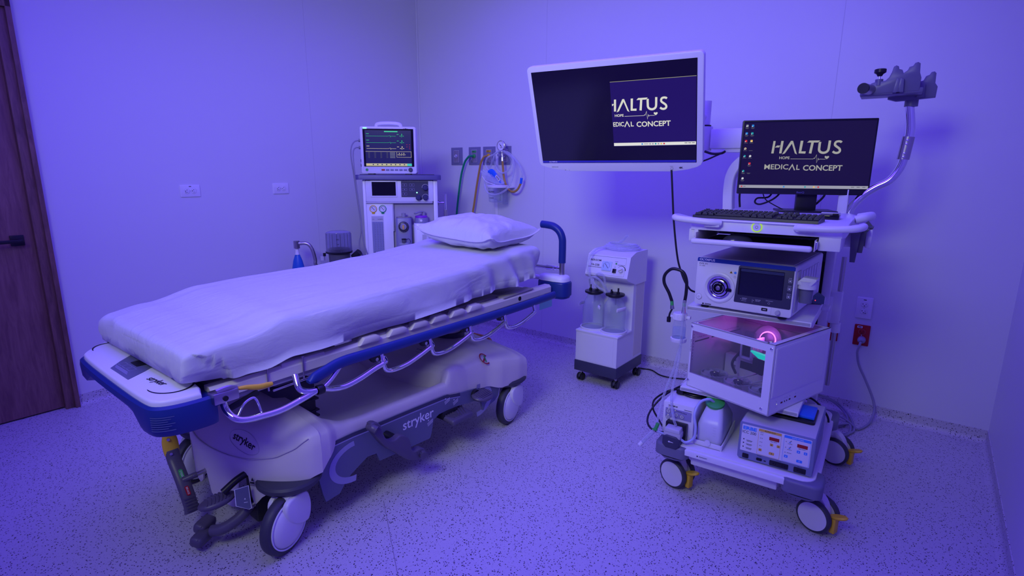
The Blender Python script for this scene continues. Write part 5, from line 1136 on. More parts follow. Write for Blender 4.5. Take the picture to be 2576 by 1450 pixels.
g = G(); g.tube([(-.008, -.006, -.012), (-.028, -.02, -.04), (-.045, -.03, -.065)], .008, TUBE, n=10, smooth=False); g.tube([(-.045, -.03, -.065), (-.055, -.035, -.08)], .009, WHT, n=10, smooth=False); g.tube([(.0, .0, -.012), (.03, .01, -.02), (.055, .02, -.01)], .005, TB_, n=8); g.build('clip_tip', cl)
# hanging water container
HB = thing('water_container', 'small clear water container with white lid hanging at the left side of the cart', 'bottle', cw(-.334, -.19, .612), CR)
g = G(); g.lathe([(.0, .0), (.032, .0), (.034, .004), (.034, .016), (.028, .018)], WHT, n=32); g.build('base_ring', HB); g = G(); g.lathe([(0, .016), (.025, .016), (.028, .02), (.028, .07), (.024, .088), (.022, .10)], CLR, n=32); g.build('container_body', HB)
g = G(); g.lathe([(0, .0185), (.0265, .0185), (.0265, .062), (0, .062)], glass('water', (.85, .9, 1), .0, .12), n=32); g.build('water_fill', HB)
g = G(); g.lathe([(0, .128), (.027, .128), (.029, .124), (.029, .100), (.026, .097), (0, .097)], WHT, n=32)
for k in range(28): a = 2*PI*k/28; g.cyl((.029*math.cos(a), .029*math.sin(a), .100), (.029*math.cos(a), .029*math.sin(a), .124), .0014, WHT, n=5)
g.bb((.024, -.008, .105), (.045, .008, .118), WHT, .002); g.bb((-.040, -.006, .103), (-.025, .006, .113), WHT, .002); g.build('container_lid', HB)
bhz = thing('air_water_hose', 'black looped hose with metal plugs standing on the water container lid', 'hose', cw(-.334, -.19, .74), CR)
g = G(); g.tube([(-.040, 0, .045), (-.055, 0, .08), (-.078, 0, .12), (-.078, 0, .155), (-.055, 0, .182), (-.03, 0, .186), (.0, 0, .175), (.016, 0, .14), (.018, 0, .09), (.014, 0, .045)], .0068, BLK, n=12); g.build('hose', bhz)
g = G(); g.cyl((.013, 0, .0), (.014, 0, .03), .009, STL, r2=.006); g.cyl((.014, 0, .03), (.014, 0, .046), .0065, GRN); g.cyl((-.036, 0, .012), (-.038, 0, .028), .009, STL, r2=.0075); g.cyl((-.038, 0, .028), (-.040, 0, .046), .007, GRN); g.tube([(-.036, 0, .012), (-.045, 0, -.01), (-.048, 0, -.03)], .004, BLK, n=8); g.tube([(-.048, 0, -.026), (-.048, 0, -.048)], .0085, BLK, n=10, smooth=False); g.build('metal_plugs', bhz)
cord('hanging_cord', 'black cord hanging from the big monitor down to the video processor', 'cord', [cw(-0.498, 0.060, 1.337), cw(-0.495, 0.060, 1.316), cw(-0.483, 0.060, 1.208), cw(-0.470, 0.060, 1.099), cw(-0.445, 0.060, 0.952), cw(-0.423, 0.060, 0.879), cw(-0.388, 0.060, 0.811), cw(-0.349, 0.100, 0.774), cw(-.20, .20, 0.764)], .0045, BLK)
# cables behind the cart
gx = thing('cable_bundle', 'tangle of grey cables on the floor behind the right side of the cart', 'cable', cw(.30, .38, 0), 0)
g = G(); o_ = cw(.30, .38, 0)
def L3(p): return Vector((p[0]-o_.x, p[1]-o_.y, p[2]))
GC = mat('grey_cable', (.33, .32, .40), .4)
g = G()
P1_ = [(3.33, .0-.55, .25), (3.36, -.33, .18), (3.40, -.14, .10), (3.45, -.055, .045), (3.50, -.10, .02), (3.535, -.20, .008), (3.545, -.30, .008), (3.50, -.37, .008), (3.43, -.36, .008)]
P2_ = [(3.34, -.50, .22), (3.37, -.28, .15), (3.42, -.10, .07), (3.475, -.08, .02), (3.505, -.16, .008), (3.49, -.26, .008), (3.44, -.30, .008), (3.40, -.25, .008), (3.43, -.16, .02), (3.50, -.19, .02), (3.56, -.26, .008)]
P3_ = [(3.42, -.40, .02), (3.46, -.31, .02), (3.52, -.24, .018), (3.53, -.34, .008), (3.49, -.41, .008), (3.43, -.43, .008)]
for P_ in (P1_, P2_, P3_): g.tube([L3(p) for p in P_], .0058, GC, n=10)
g.build('coiled_cable', gx)
cord('power_cord', 'grey power cord dropping from the red outlet in a curve to the floor', 'cord', [(3.505, -.045, .425), (3.500, -.055, .40), (3.496, -.05, .36), (3.512, -.04, .29), (3.552, -.035, .21), (3.595, -.04, .12), (3.612, -.06, .06), (3.605, -.12, .015), (3.585, -.20, .008), (3.56, -.26, .008)], .006, GC,
     extra=lambda g, c: g.tube([Vector(p)-c for p in [(3.505, -.008, .430), (3.505, -.030, .430), (3.505, -.042, .424)]], lambda t: .019-.009*max(0, t-.5)*2, GC, n=20))
cord('aspirator_cord', 'black cord lying on the floor from the suction unit towards the cart', 'cord', [(2.27, -.262, .10), (2.26, -.18, .03), (2.29, -.12, .006), (2.35, -.11, .006), (2.43, -.16, .006), (2.51, -.16, .006), (2.62, -.12, .006), (2.75, -.14, .006), (2.93, -.30, .006), (3.05, -.50, .03), (3.10, -.60, .10), (3.10, -.62, .20)], .0045, BLK)
cord('power_cord', 'black cord bowing out to the left of the flushing pump', 'cord', [(3.01, -1.13, .40), (2.96, -1.20, .41), (2.90, -1.28, .37), (2.865, -1.34, .31), (2.87, -1.38, .27), (2.91, -1.40, .252), (2.955, -1.385, .252)], .0042, BLK)
cord('equipment_cord', 'black cable arching out behind the grey generator on the cart base', 'cord', [cw(.09, .22, .30), cw(.12, .205, .332), cw(.161, .20, .334), cw(.198, .20, .311), cw(.230, .20, .272), cw(.240, .20, .242), cw(.233, .20, .225)], .0045, BLK)
cord('yellow_hose', 'amber hose lying in a loop on the floor under the head of the stretcher', 'hose', [(.72, -.24, .01), (.85, -.25, .01), (.96, -.25, .01), (1.05, -.28, .01), (1.09, -.33, .01), (1.06, -.37, .01), (.98, -.375, .01), (.90, -.36, .01)], .009, AMB)
# ================================================================ SUCTION UNIT
AS = thing('suction_unit', 'tall white electric suction unit on four castors against the back wall', 'suction unit', (2.165, -.40, 0), 0)
g = G()
YZ = fr((0, 0, 0), (0, 1, 0), (0, 0, 1), (1, 0, 0))   # poly (y,z) extruded along +x
g.prism([(.02, .14), (.185, .14), (.185, .835), (.02, .835)], -.135, .145, WHT, YZ)
g.prism([(-.172, .14), (.02, .14), (.02, .342), (-.172, .342)], -.145, .145, WHT, YZ)
g.box((0, -.075, .338), (.300, .20, .016), WHT, .006); g.build('cabinet', AS)
g = G(); g.bb((.1452, .06, .16), (.1462, .175, .80), IVO, .0); g.bb((-.10, -.1735, .15), (.12, -.1722, .32), WHT, .0); g.build('access_panel', AS)
g = G(); g.prism([(-.005, .838), (-.055, .820), (-.095, .695), (-.085, .680), (.03, .640), (.185, .640), (.185, .845), (.02, .845)], -.140, .152, WHT, YZ); g.build('head_housing', AS)
g = G(); g.bb((-.150, -.178, .072), (.150, .19, .142), DGR if 0 else SLATD, .004); g.build('base_band', AS, label='dark base band')
for (x, y) in ((-.115, -.145), (.130, -.140), (.135, .155), (-.12, .155)):
    c = bpy.data.objects.new('castor', None); COL.objects.link(c); c.parent = AS; c.location = (x, y, 0)
    g = G()
    for s in (-.012, .012): g.lathe([(0, -.009), (.021, -.009), (.0245, -.005), (.0245, .005), (.021, .009), (0, .009)], BLK, fr((s, 0, .0245), (0, 1, 0), (0, 0, 1), (1, 0, 0)), n=24)
    g.build('wheel', c); g = G(); g.lathe([(.026, -.006), (.028, 0), (.026, .006)], RUB, fr((0, 0, .028), (0, 1, 0), (0, 0, 1), (1, 0, 0)), n=20, a0=0, a1=PI); g.cyl((0, 0, .04), (0, 0, .075), .008, STL); g.build('castor_cover', c)
g = G()
for x in (-.075, .072): g.lathe([(.082, -.004), (.082, .010), (.078, .012), (.074, .010), (.074, -.004)], WHT, Matrix.Translation((x, -.082, .348)), n=40)
g.build('jar_ring', AS)
# tilted control panel
c0 = Vector((-.004, -.0765, .757)); up = Vector((0, .040, .125)).normalized(); F = fr(c0, (1, 0, 0), up)
g = G(); g.prism(rrect(.262, .112, .004, 3), 0, .0016, WHT, F); g.flat(rrect(.262, .0012, .0003, 2, 0, .057), INK, F, .001)
g.text('BERGOM', F @ Matrix.Translation((-.112, .024, .002)), .0165, INK, bold=.018, wx=1.15); g.text('7A-23B', F @ Matrix.Translation((-.104, -.006, .002)), .017, INK, bold=.018, wx=1.15)
g.text('ELECTRIC SUCTION APPARATUS', F @ Matrix.Translation((-.124, -.017, .002)), .0068, INK, bold=.03)
g.text('POWER', F @ Matrix.Translation((.069, .030, .002)), .006, INK, 'c'); g.text('PRESSURE REGULATOR', F @ Matrix.Translation((.104, .012, .002)), .0045, INK, 'c', bold=.03); g.text('FUSE', F @ Matrix.Translation((.064, -.002, .002)), .005, INK, 'c'); g.text('ON', F @ Matrix.Translation((.064, -.009, .002)), .005, INK, 'c'); g.text('OFF', F @ Matrix.Translation((.064, -.045, .002)), .005, INK, 'c')
for k in range(12): a = math.radians(140-k*12); g.flat(rrect(.0045, .002+.0004*k, .0005, 2), INK, F @ fr((.108+.027*math.cos(a), -.018+.027*math.sin(a), 0), (-math.sin(a), math.cos(a), 0), (-math.cos(a), -math.sin(a), 0), (0, 0, 1)), .002)
g.build('control_panel', AS)
g = G(); g.prism(rrect(.068, .062, .006, 4, 0, 0), .0016, .008, LBL, F @ Matrix.Translation((.008, -.001, 0)), bev=.002) if 0 else g.prism(rrect(.066, .060, .006, 4, .008, -.001), .0016, .008, mat('gauge_face', (.55, .70, .85), .3), F, bev=.002)
Fg = F @ Matrix.Translation((.008, .001, .0082)); g.ring(.021, .001, INK, Fg, .0003, a0=-.6, a1=PI+.6); g.flat([(-.010, .013), (-.012, .011), (.012, -.016), (.014, -.014)], INK, Fg, .0006)
for k in range(9): a = PI+.6-k*(PI+1.2)/8; g.flat(rrect(.001, .004, .0002, 2), INK, Fg @ fr((.0235*math.cos(a), .0235*math.sin(a), 0), (-math.sin(a), math.cos(a), 0), (-math.cos(a), -math.sin(a), 0), (0, 0, 1)), .0003)
for k in range(5): a = PI+.5-k*.16; g.flat(circ(.0012, 6, .0215*math.cos(a), .0215*math.sin(a)), RED, Fg, .0006)
g.build('vacuum_gauge', AS, label='square pale blue vacuum gauge')
g = G(); g.prism(rrect(.024, .026, .002, 3, .064, -.026), .0016, .006, BLK, F, bev=.001); g.build('power_switch', AS)
g = G(); g.lathe([(0, .005), (.004, .005), (.0055, .003), (.0055, 0)], GRN, F @ Matrix.Translation((.069, .020, .001)), n=16); g.build('green_lamp', AS)
g = G(); g.lathe([(0, .014), (.013, .014), (.0155, .010), (.0165, .001)], WHT, F @ Matrix.Translation((.108, -.018, .001)), n=30); g.box((0, 0, .017), (.028, .006, .010), IVO, .001, M=F @ fr((.108, -.018, .0), (.85, .5, 0), (-.5, .85, 0), (0, 0, 1))); g.build('regulator_knob', AS)
for x in (-.150, .0, .145):
    g = G(); g.tube([(x*.98, -.075, .505), (x*.98, -.12, .508), (x*.9, -.165, .508)] if x else [(-.018, -.10, .505), (-.005, -.150, .507), (.012, -.165, .507)], lambda t: (.012, .004), WHT, n=10, flat=(0, 0, 1))
    g.build('jar_clamp', AS)
jars = None
for i, (x, lab) in enumerate(((-.075, 'left clear glass suction jar with black lid on the suction unit'), (.072, 'right clear glass suction jar with black lid on the suction unit'))):
    j = thing('suction_jar', lab, 'jar', (2.165+x, -.482, .3475), 0, 'glass suction jars on the suction unit')
    g = G(); pr = [(0, .002), (.066, .002), (.070, .008), (.070, .135), (.066, .165), (.050, .200), (.044, .208), (.044, .226), (.048, .230)]; g.lathe(pr, CLR, n=44); g.lathe([(r-.003 if r > .003 else 0, z+.002) for r, z in pr], CLR, n=44); g.build('jar_glass', j)
    g = G(); g.lathe([(0, .222), (.040, .222), (.044, .230), (.058, .232), (.060, .238), (.058, .244), (.02, .248), (0, .248)], BLK, n=36)
    for s in (-.022, .024): g.cyl((s, -.008, .246), (s, -.008, .258), .010, BLK, n=14); g.cyl((s, -.008, .258), (s, -.008, .282 if s*(1 if i else -1) > 0 else .268), .0055, BLK, n=12)
    g.cyl((.0, .01, .222), (.0, .01, .17), .004, CLR, n=8); g.build('jar_lid', j, label='black rubber lid')
    for z in (): pass
def A_(p): return (2.165+p[0], -.40+p[1], p[2])
cord('suction_tube', 'clear tube looping from the left jar lid to the right jar', 'tube', [A_(p) for p in [(-.098, -.09, .612), (-.10, -.10, .64), (-.085, -.13, .675), (-.045, -.14, .690), (-.005, -.135, .67), (.02, -.13, .635), (.035, -.11, .60)]], .0062, TUBE)
cord('suction_tube', 'clear tube bent in a tight arch above the suction jars', 'tube', [A_(p) for p in [(-.052, -.09, .605), (-.055, -.10, .66), (-.04, -.125, .705), (-.01, -.13, .715), (.012, -.125, .695), (.022, -.12, .64), (.028, -.11, .605)]], .0062, TUBE)
cord('suction_tube', 'long clear tube draped over the front of the control panel', 'tube', [A_(p) for p in [(.05, -.09, .600), (.02, -.12, .605), (-.035, -.14, .640), (-.075, -.145, .69), (-.098, -.14, .75), (-.098, -.115, .81), (-.085, -.05, .853), (-.05, .02, .858)]], .0062, TUBE)
tc_ = thing('tube_coil', 'coil of clear tubing lying on top of the suction unit', 'tube', (2.165+.02, -.40+.085, .848), 0)
g = G()
for k in range(3): rr = .114-.012*k; g.tube([(rr*math.cos(a), (rr-.028)*math.sin(a)+.002*k, .008+.009*k+.003*math.sin(a*2+k)) for a in [2*PI*i/14 for i in range(14)]], .0085, TUBE, n=8, closed=True, sub=4)
g.build('coil', tc_); g = G(); g.tube([(-.05, .06, .035), (-.02, .05, .048), (.0, .04, .07), (.02, .03, .085)], lambda t: .006+.003*t, TUBE, n=8); g.build('tube_end', tc_)
# ================================================================ WALL FITTINGS
def outlet_plate(name, lab, loc, wall, horiz, plate=WHT, face=WHT, slots=INK, printed=True):
    """duplex outlet: plate with two receptacles; local x right, z up, -y towards room"""
    t = thing(name, lab, 'wall outlet', loc, {'back': 0, 'left': PI/2}[wall])
    w_, h_ = (.117, .074) if horiz else (.074, .117)
    F = FRONT(); g = G(); g.prism(rrect(w_, h_, .004, 3), 0, .006, plate, F, bev=.0025)
    if printed: g.flat(rrect(.014, .004, .001, 2, *((-.0, .028) if horiz else (0, .045))), slots, F, .0063)
    g.cyl((0, -.006, 0), (0, -.0068, 0), .003, LGR, n=10); g.build('cover_plate', t)
    for s in (1, -1):
        g = G(); cx, cy = (s*.0195, 0) if horiz else (0, s*.0195)
        if horiz: P = [(x, z) for x, z in [(cx+.0165*math.cos(a)*.0+max(-.014, min(.014, .0165*math.cos(a))), .0165*math.sin(a)) for a in [2*PI*k/28 for k in range(28)]]]
        else: P = [(.0165*math.cos(a), cy+max(-.014, min(.014, .0165*math.sin(a)))) for a in [2*PI*k/28 for k in range(28)]]
        g.prism(P, .006, .0078, face, F, bev=.0004); g.outline(P, .0006, GRY, F, .00785)
        def S(u, v, a, b): g.flat(rrect(a, b, .0004, 2, u, v) if not horiz else rrect(b, a, .0004, 2, u, v), slots, F, .0081)
        if horiz:
            S(cx-.001, .0065, .002, .008); g.flat([(cx-.003, .0065), (cx+.001, .0065), (cx-.001, .0105)], slots, F, .0081); S(cx, -.0065, .0018, .007); g.flat(circ(.0028, 10, cx-.0095, 0), slots, F, .0081)
            if s < 0: g.flat(circ(.0022, 10, cx-.0080, -.0085), slots, F, .0081)
        else:
            S(-.0065, cy+.003, .002, .007); S(-.0085, cy+.003, .005, .002); S(.0065, cy+.003, .002, .007); g.flat(circ(.0026, 10, 0, cy-.007), slots, F, .0081)
            if s < 0: g.flat(circ(.0026, 10, .008, cy-.0075), slots, F, .0081)
        g.build('receptacle', t)
    return t
outlet_plate('wall_outlet', 'white outlet plate on the left wall nearer the door', (0, -1.965, 1.197), 'left', True)
outlet_plate('wall_outlet', 'white outlet plate on the left wall nearer the anesthesia machine', (0, -1.36, 1.20), 'left', True, printed=False)
outlet_plate('wall_outlet', 'upright white outlet plate on the back wall above the red outlet', (3.494, 0, .607), 'back', False)
outlet_plate('wall_outlet', 'white outlet plate on the back wall behind the desktop monitor stand', (3.157, 0, 1.218), 'back', True, printed=False)
ro = outlet_plate('red_outlet', 'bright red outlet plate with the grey plug in it', (3.500, 0, .453), 'back', False, RED, RED, INK, False); ro['category'] = 'wall outlet'
g = G(); g.flat(rrect(.024, .012, .001, 2, -.012, .046), INKW, FRONT(), .0066); g.flat(rrect(.016, .005, .001, 2, -.012, .046), INK, FRONT(), .0068); g.build('paper_label', ro)
r2 = outlet_plate('red_outlet', 'second red outlet plate half hidden behind the cart column', (3.352, 0, .453), 'back', False, RED, RED, INK, False)
def gas_plate(x, lab, col=None):
    t = thing('gas_outlet', lab, 'gas outlet', (x, 0, 1.452), 0, 'medical gas outlets on the back wall'); F = FRONT()
    g = G(); g.prism(rrect(.130, .145, .002, 2), 0, .004, GASP, F, bev=.001); g.build('cover_plate', t)
    g = G(); g.prism(rrect(.062, .100, .004, 3), .004, .009, GASF, F, bev=.0015); g.outline(rrect(.062, .100, .004, 3), .002, CHR, F, .0092)
    for k in range(2): g.flat(rrect(.022, .003, .001, 2, 0, -.032-.006*k), GRY, F, .0094)
    g.build('outlet_body', t)
    if col:
        g = G(); g.prism(rrect(.044, .016, .003, 3, 0, .036), .009, .013, col, F, bev=.001); g.flat(rrect(.026, .004, .001, 2, -.004, .036), INK, F, .0134); g.build('gas_badge', t)
    g = G(); g.lathe([(.017, 0), (.016, .006), (.009, .008), (.008, .016), (0, .016)], col or CHR, F @ Matrix.Translation((0, 0, .009)), n=24); g.cyl((-.02, -.014, 0), (-.012, -.014, 0), .004, CHR); g.build('socket', t)
GASP = mat('gas_plate_grey', (.20, .20, .30), .45); GASF = mat('gas_face', (.30, .27, .33), .4, .3)
gas_plate(.452, 'grey gas outlet plate with nothing plugged in, leftmost of the four'); gas_plate(.655, 'grey gas outlet plate with the green hose plugged in', GRN)
gas_plate(.813, 'grey gas outlet plate with the long amber hose plugged in', YEL); gas_plate(.975, 'grey gas outlet plate behind the round vacuum gauge')
cord('green_hose', 'green hose hanging from a wall gas outlet down behind the stretcher', 'hose', [(.655, -.026, 1.450), (.64, -.045, 1.452), (.625, -.05, 1.441), (.59, -.05, 1.407), (.562, -.05, 1.348), (.540, -.05, 1.279), (.516, -.05, 1.163), (.496, -.05, 1.05), (.483, -.05, .962), (.47, -.06, .75), (.47, -.09, .55), (.45, -.13, .35)], .0085, TEAL, n=12)
cord('amber_hose', 'long amber hose hanging from a wall gas outlet down behind the pillow', 'hose', [(.813, -.026, 1.450), (.80, -.045, 1.447), (.79, -.05, 1.434), (.763, -.05, 1.391), (.743, -.05, 1.319), (.722, -.05, 1.232), (.701, -.05, 1.133), (.683, -.05, 1.043), (.672, -.05, .992), (.66, -.06, .80), (.66, -.08, .5), (.70, -.14, .2), (.72, -.2, .03)], .0085, AMB, n=12)
VG = thing('vacuum_regulator', 'round chrome vacuum gauge plugged into the rightmost wall gas outlet', 'gauge', (1.012, -.0, 1.452), 0)
g = G(); F = FRONT((-.002, -.088, .071)); g.lathe([(0, -.012), (.034, -.012), (.037, -.006), (.039, .010), (.036, .012), (.034, .008)], STL, F, n=40); g.build('gauge_case', VG)
g = G(); g.lathe([(0, .008), (.0345, .008)], WHT, F, n=36)
for k in range(21): a = math.radians(225-k*13.5); g.flat(rrect(.0009, .005 if k % 5 == 0 else .003, .0002, 2), INK, F @ fr((.029*math.cos(a), .029*math.sin(a), 0), (-math.sin(a), math.cos(a), 0), (-math.cos(a), -math.sin(a), 0), (0, 0, 1)), .0085)
g.flat([(-.016, .014), (-.013, .016), (.016, -.016), (.014, -.018)], INK, F, .009); g.flat(circ(.004, 12), INK, F, .0092); g.flat(rrect(.014, .003, .001, 2, 0, -.015), INK, F, .0088); g.build('gauge_dial', VG)
g = G(); g.cyl((-.002, -.085, .034), (.006, -.085, -.03), .007, CHR); g.cyl((.004, -.085, -.018), (.006, -.085, -.045), .011, STL, n=6); g.cyl((.004, -.085, .0), (-.024, -.09, .0), .006, CHR); g.cyl((-.024, -.09, 0), (-.034, -.092, 0), .011, CHR, n=12); g.cyl((.004, -.085, .005), (-.030, -.012, .002), .008, CHR); g.lathe([(.0, .006), (.012, .004), (.012, -.004), (0, -.006)], STL, Matrix.Translation((.004, -.085, .018)), n=10); g.build('valve_body', VG)
cord('vacuum_hose', 'short amber hose curving under the vacuum gauge to a blue connector', 'hose', [(1.018, -.085, 1.405), (1.020, -.08, 1.348), (1.027, -.08, 1.293), (1.040, -.08, 1.247), (1.063, -.08, 1.205), (1.094, -.08, 1.18), (1.129, -.08, 1.174), (1.165, -.08, 1.194), (1.190, -.08, 1.231), (1.197, -.08, 1.243)], .0085, AMB, n=12, extra=lambda g, c: g.tube([Vector(p)-c for p in [(1.195, -.08, 1.238), (1.204, -.082, 1.280)]], .0105, BLU, n=12, smooth=False))
cord('suction_tubing', 'clear tubing arching from the blue connector up over the vacuum gauge', 'tube', [(1.204, -.082, 1.280), (1.214, -.085, 1.312), (1.188, -.09, 1.375), (1.135, -.09, 1.429), (1.076, -.09, 1.471), (1.03, -.115, 1.483), (.98, -.115, 1.472), (.955, -.11, 1.45), (.946, -.10, 1.408), (.956, -.09, 1.367), (.98, -.09, 1.334), (1.029, -.10, 1.316), (1.077, -.10, 1.33), (1.109, -.10, 1.366), (1.118, -.10, 1.407), (1.10, -.11, 1.448), (1.058, -.12, 1.478)], .0068, TUBE)
cord('suction_tubing', 'clear tubing bowing out in front of the amber hose outlet', 'tube', [(1.0, -.12, 1.474), (.952, -.12, 1.454), (.89, -.11, 1.436), (.858, -.10, 1.404), (.858, -.10, 1.376), (.889, -.11, 1.343), (.951, -.12, 1.318), (.994, -.12, 1.311)], .0068, TUBE)
cord('suction_tubing', 'long clear tubing loop hanging in front of the suction canister', 'tube', [(1.10, -.115, 1.455), (1.139, -.11, 1.42), (1.151, -.11, 1.348), (1.143, -.115, 1.285), (1.123, -.14, 1.212), (1.081, -.17, 1.169), (1.021, -.185, 1.151), (.953, -.18, 1.161), (.897, -.15, 1.197), (.865, -.12, 1.235), (.872, -.11, 1.282), (.91, -.11, 1.348), (.948, -.12, 1.413), (.978, -.125, 1.453)], .0068, TUBE)
CN = thing('suction_canister', 'clear graduated suction canister with white lid on the wall below the vacuum gauge', 'canister', (.990, -.11, 1.09), 0)
g = G(); g.lathe([(0, .0), (.064, .0), (.070, .006), (.078, .115)], CLR, n=40); g.lathe([(0, .003), (.061, .003), (.067, .008), (.075, .115)], CLR, n=40)
for (s, x) in ((1, -.0), (-1, 0)):
    for k in range(8): a = -PI/2+s*.95; r_ = .0725+.0055*k/8; g.flat(rrect(.009, .0016, .0004, 2), INK, fr((r_*math.cos(a), r_*math.sin(a), .02+.010*k), (-math.sin(a), math.cos(a), 0), (0, 0, 1)), .0005)
g.text('FLOVAC', fr((-.028, -.0775, .078), (1, 0, 0), (0, 0, 1)), .0155, INK, bold=.03); g.flat(rrect(.046, .003, .001, 2, 0, 0), INK, fr((0, -.076, .035), (1, 0, 0), (0, 0, 1)), 0); g.build('canister_body', CN)
g = G(); g.lathe([(.079, .112), (.086, .114), (.088, .126), (.080, .132), (.02, .136), (0, .136)], WHT, n=40); g.cyl((.0, -.04, .134), (.0, -.04, .150), .008, CLR); g.cyl((.05, 0, .134), (.05, 0, .152), .009, CLR); g.build('canister_lid', CN)
g = G(); g.bb((-.020, .085, -.02), (.020, .105, .10), TAU if 0 else CLR, .002); g.bb((-.088, .02, .11), (.088, .108, .118), WHT, .002); g.build('wall_bracket', CN)
wc = thing('wall_channel', 'pale vertical plastic channel on the wall under the suction canister', 'cable channel', (.893, 0, .80), 0)
g = G(); g.bb((-.014, -.010, -.05), (.014, 0, .30), WHT, .002); g.build('channel_body', wc)
BG = thing('packaged_catheter', 'blue item sealed in crinkled clear packaging on top of the suction canister', 'package', (.985, -.13, 1.27), 0)
g = G(); PK = glass('crinkled_wrap', (.85, .88, 1), .15, .45)
O_ = Vector((.985, -.13, 1.27)); bagp = [(.831, 1.329), (.873, 1.341), (.91, 1.334), (.99, 1.306), (1.039, 1.275), (1.075, 1.243), (1.045, 1.230), (.972, 1.237), (.91, 1.259), (.86, 1.282)]
for s in (1, -1):
    c_ = (.95, 1.285); vs = [(c_[0]-O_.x, s*.016, c_[1]-O_.z)]; fs = []; n = 0
    P = spline([(a, 0, b) for a, b in bagp], 4, True); n = len(P)
    for ring_ in (.5, 1.0):
        for i, p in enumerate(P): vs.append((c_[0]+(p.x-c_[0])*ring_-O_.x, s*(.013*(1-ring_)+.001)+.006*noise.noise(Vector((i*.9, s, ring_*3))), c_[1]+(p.z-c_[1])*ring_-O_.z))
    for i in range(n): j = (i+1) % n; fs.append((0, 1+i, 1+j) if s < 0 else (0, 1+j, 1+i)); q = (1+i, 1+n+i, 1+n+j, 1+j); fs.append(q if s < 0 else q[::-1])
    g.add(vs, fs, PK)
g.build('clear_wrap', BG, ang=20); g = G(); g.tube([(-.072, 0, .058), (-.035, 0, .048), (.01, 0, .012), (.055, 0, -.028)], lambda t: (.004+.024*math.sin(PI*min(1, t*1.15+.08)), .009), BLU, n=14, flat=(.6, 0, .8)); g.build('blue_pouch', BG)
g = G(); M = fr((.02, -.012, .025), (.75, 0, -.66), (.66, 0, .75)); g.prism(rrect(.055, .022, .001, 2, .02, -.005), 0, .001, WHT, M)
for k in range(7): g.flat(rrect(.002+.001*(k % 3), .014, .0003, 2, .001+.0065*k, -.005), INK, M, .0014)
g.tube([(-.14, -.0, .02), (-.09, -.008, -.02), (-.04, -.008, -.035), (.0, 0, -.045)], .003, WHT, n=8); g.build('printed_label', BG, label='white label with bar marks')
# ================================================================ ANESTHESIA MACHINE
AM = thing('anesthesia_machine', 'white anesthesia machine with two vaporizers and gauges in the corner behind the stretcher', 'anesthesia machine', (.744, -.793, 0), .80)
LW = mat('lilac_white', (.76, .76, .78), .35)
g = G(); g.bb((-.335, .03, .10), (.190, .50, 1.265), LGR, .006); g.bb((-.335, .0, .10), (-.315, .05, 1.265), WHT, .003); g.bb((.160, .0, .10), (.190, .05, 1.265), WHT, .003)
g.bb((-.315, -.005, 1.112), (.160, .03, 1.262), WHT, .006); g.bb((-.315, .0, .10), (-.132, .03, 1.100), WHT, .004); g.bb((-.315, -.012, 1.100), (.155, .03, 1.112), LGR, .004)
g.bb((-.132, .0, .10), (.160, .02, .72), LW, .004); g.bb((-.40, -.12, .05), (.24, .48, .10), GRY, .01); g.build('cabinet', AM)
g = G(); g.bb((-.130, .022, .72), (.158, .028, 1.100), mat('bay_taupe', (.42, .40, .44), .5)); g.bb((-.132, .0, .90), (-.126, .03, 1.10), LGR); g.build('vaporizer_bay', AM)
g = G(); g.prism(rrect(.60, .46, .03, 5, -.083, .20), 1.266, 1.300, mat('shelf_indigo', (.10, .09, .22), .4), bev=.005); g.bb((-.35, .0, 1.300), (.17, .40, 1.303), BLK, .001); g.build('top_shelf', AM, label='dark indigo top shelf')
for (x, y) in ((-.35, -.08), (.19, -.08), (-.35, .44), (.19, .44)):
    g = G(); g.lathe([(0, -.015), (.045, -.015), (.05, 0), (.045, .015), (0, .015)], BLK, fr((x, y, .05), (0, 1, 0), (0, 0, 1), (1, 0, 0)), n=24); g.build('castor', AM)
F = FRONT((0, -.005, 0))
g = G(); g.prism(rrect(.190, .118, .008, 4, -.188, 1.203), 0, .004, WHT, F, bev=.002); g.prism(rrect(.166, .096, .001, 2, -.187, 1.203), .004, .0046, BLKG, F); g.build('display', AM, label='blank black display')
g = G(); g.prism([(-.066, 1.145), (.045, 1.145), (.05, 1.128), (.065, 1.122), (.080, 1.128), (.086, 1.138), (.092, 1.128), (.11, 1.122), (.122, 1.132), (.125, 1.15), (.125, 1.257), (-.066, 1.257)], 0, .003, SLATD, F)
for (x, z) in ((-.043, 1.230), (.010, 1.230), (-.043, 1.198), (.010, 1.198), (-.043, 1.167)): g.outline(rrect(.034, .019, .003, 3, x, z), .0009, BANDC, F, .0034); g.flat(rrect(.006, .006, .001, 2, x, z), BANDC, F, .0034)
g.flat(circ(.0048, 14, .044, 1.176), em('green_led', (.25, 1, .55), 2.5), F, .0036)
for (x, z) in ((.104, 1.212), (.104, 1.142)): g.ring(.024, .0015, INKW, F @ Matrix.Translation((x, z, 0)), .0034, n=14, a0=.6, a1=PI+.1)
g.build('control_panel', AM)
for (x, z) in ((.104, 1.210), (.104, 1.140), (.053, 1.140)):
    g = G(); g.lathe([(0, .022), (.014, .021), (.0185, .016), (.0195, .0)], mat('knob_indigo', (.05, .05, .12), .25), F @ Matrix.Translation((x, z, .003)), n=26); g.build('knob', AM)
F0 = FRONT((0, 0, 0))
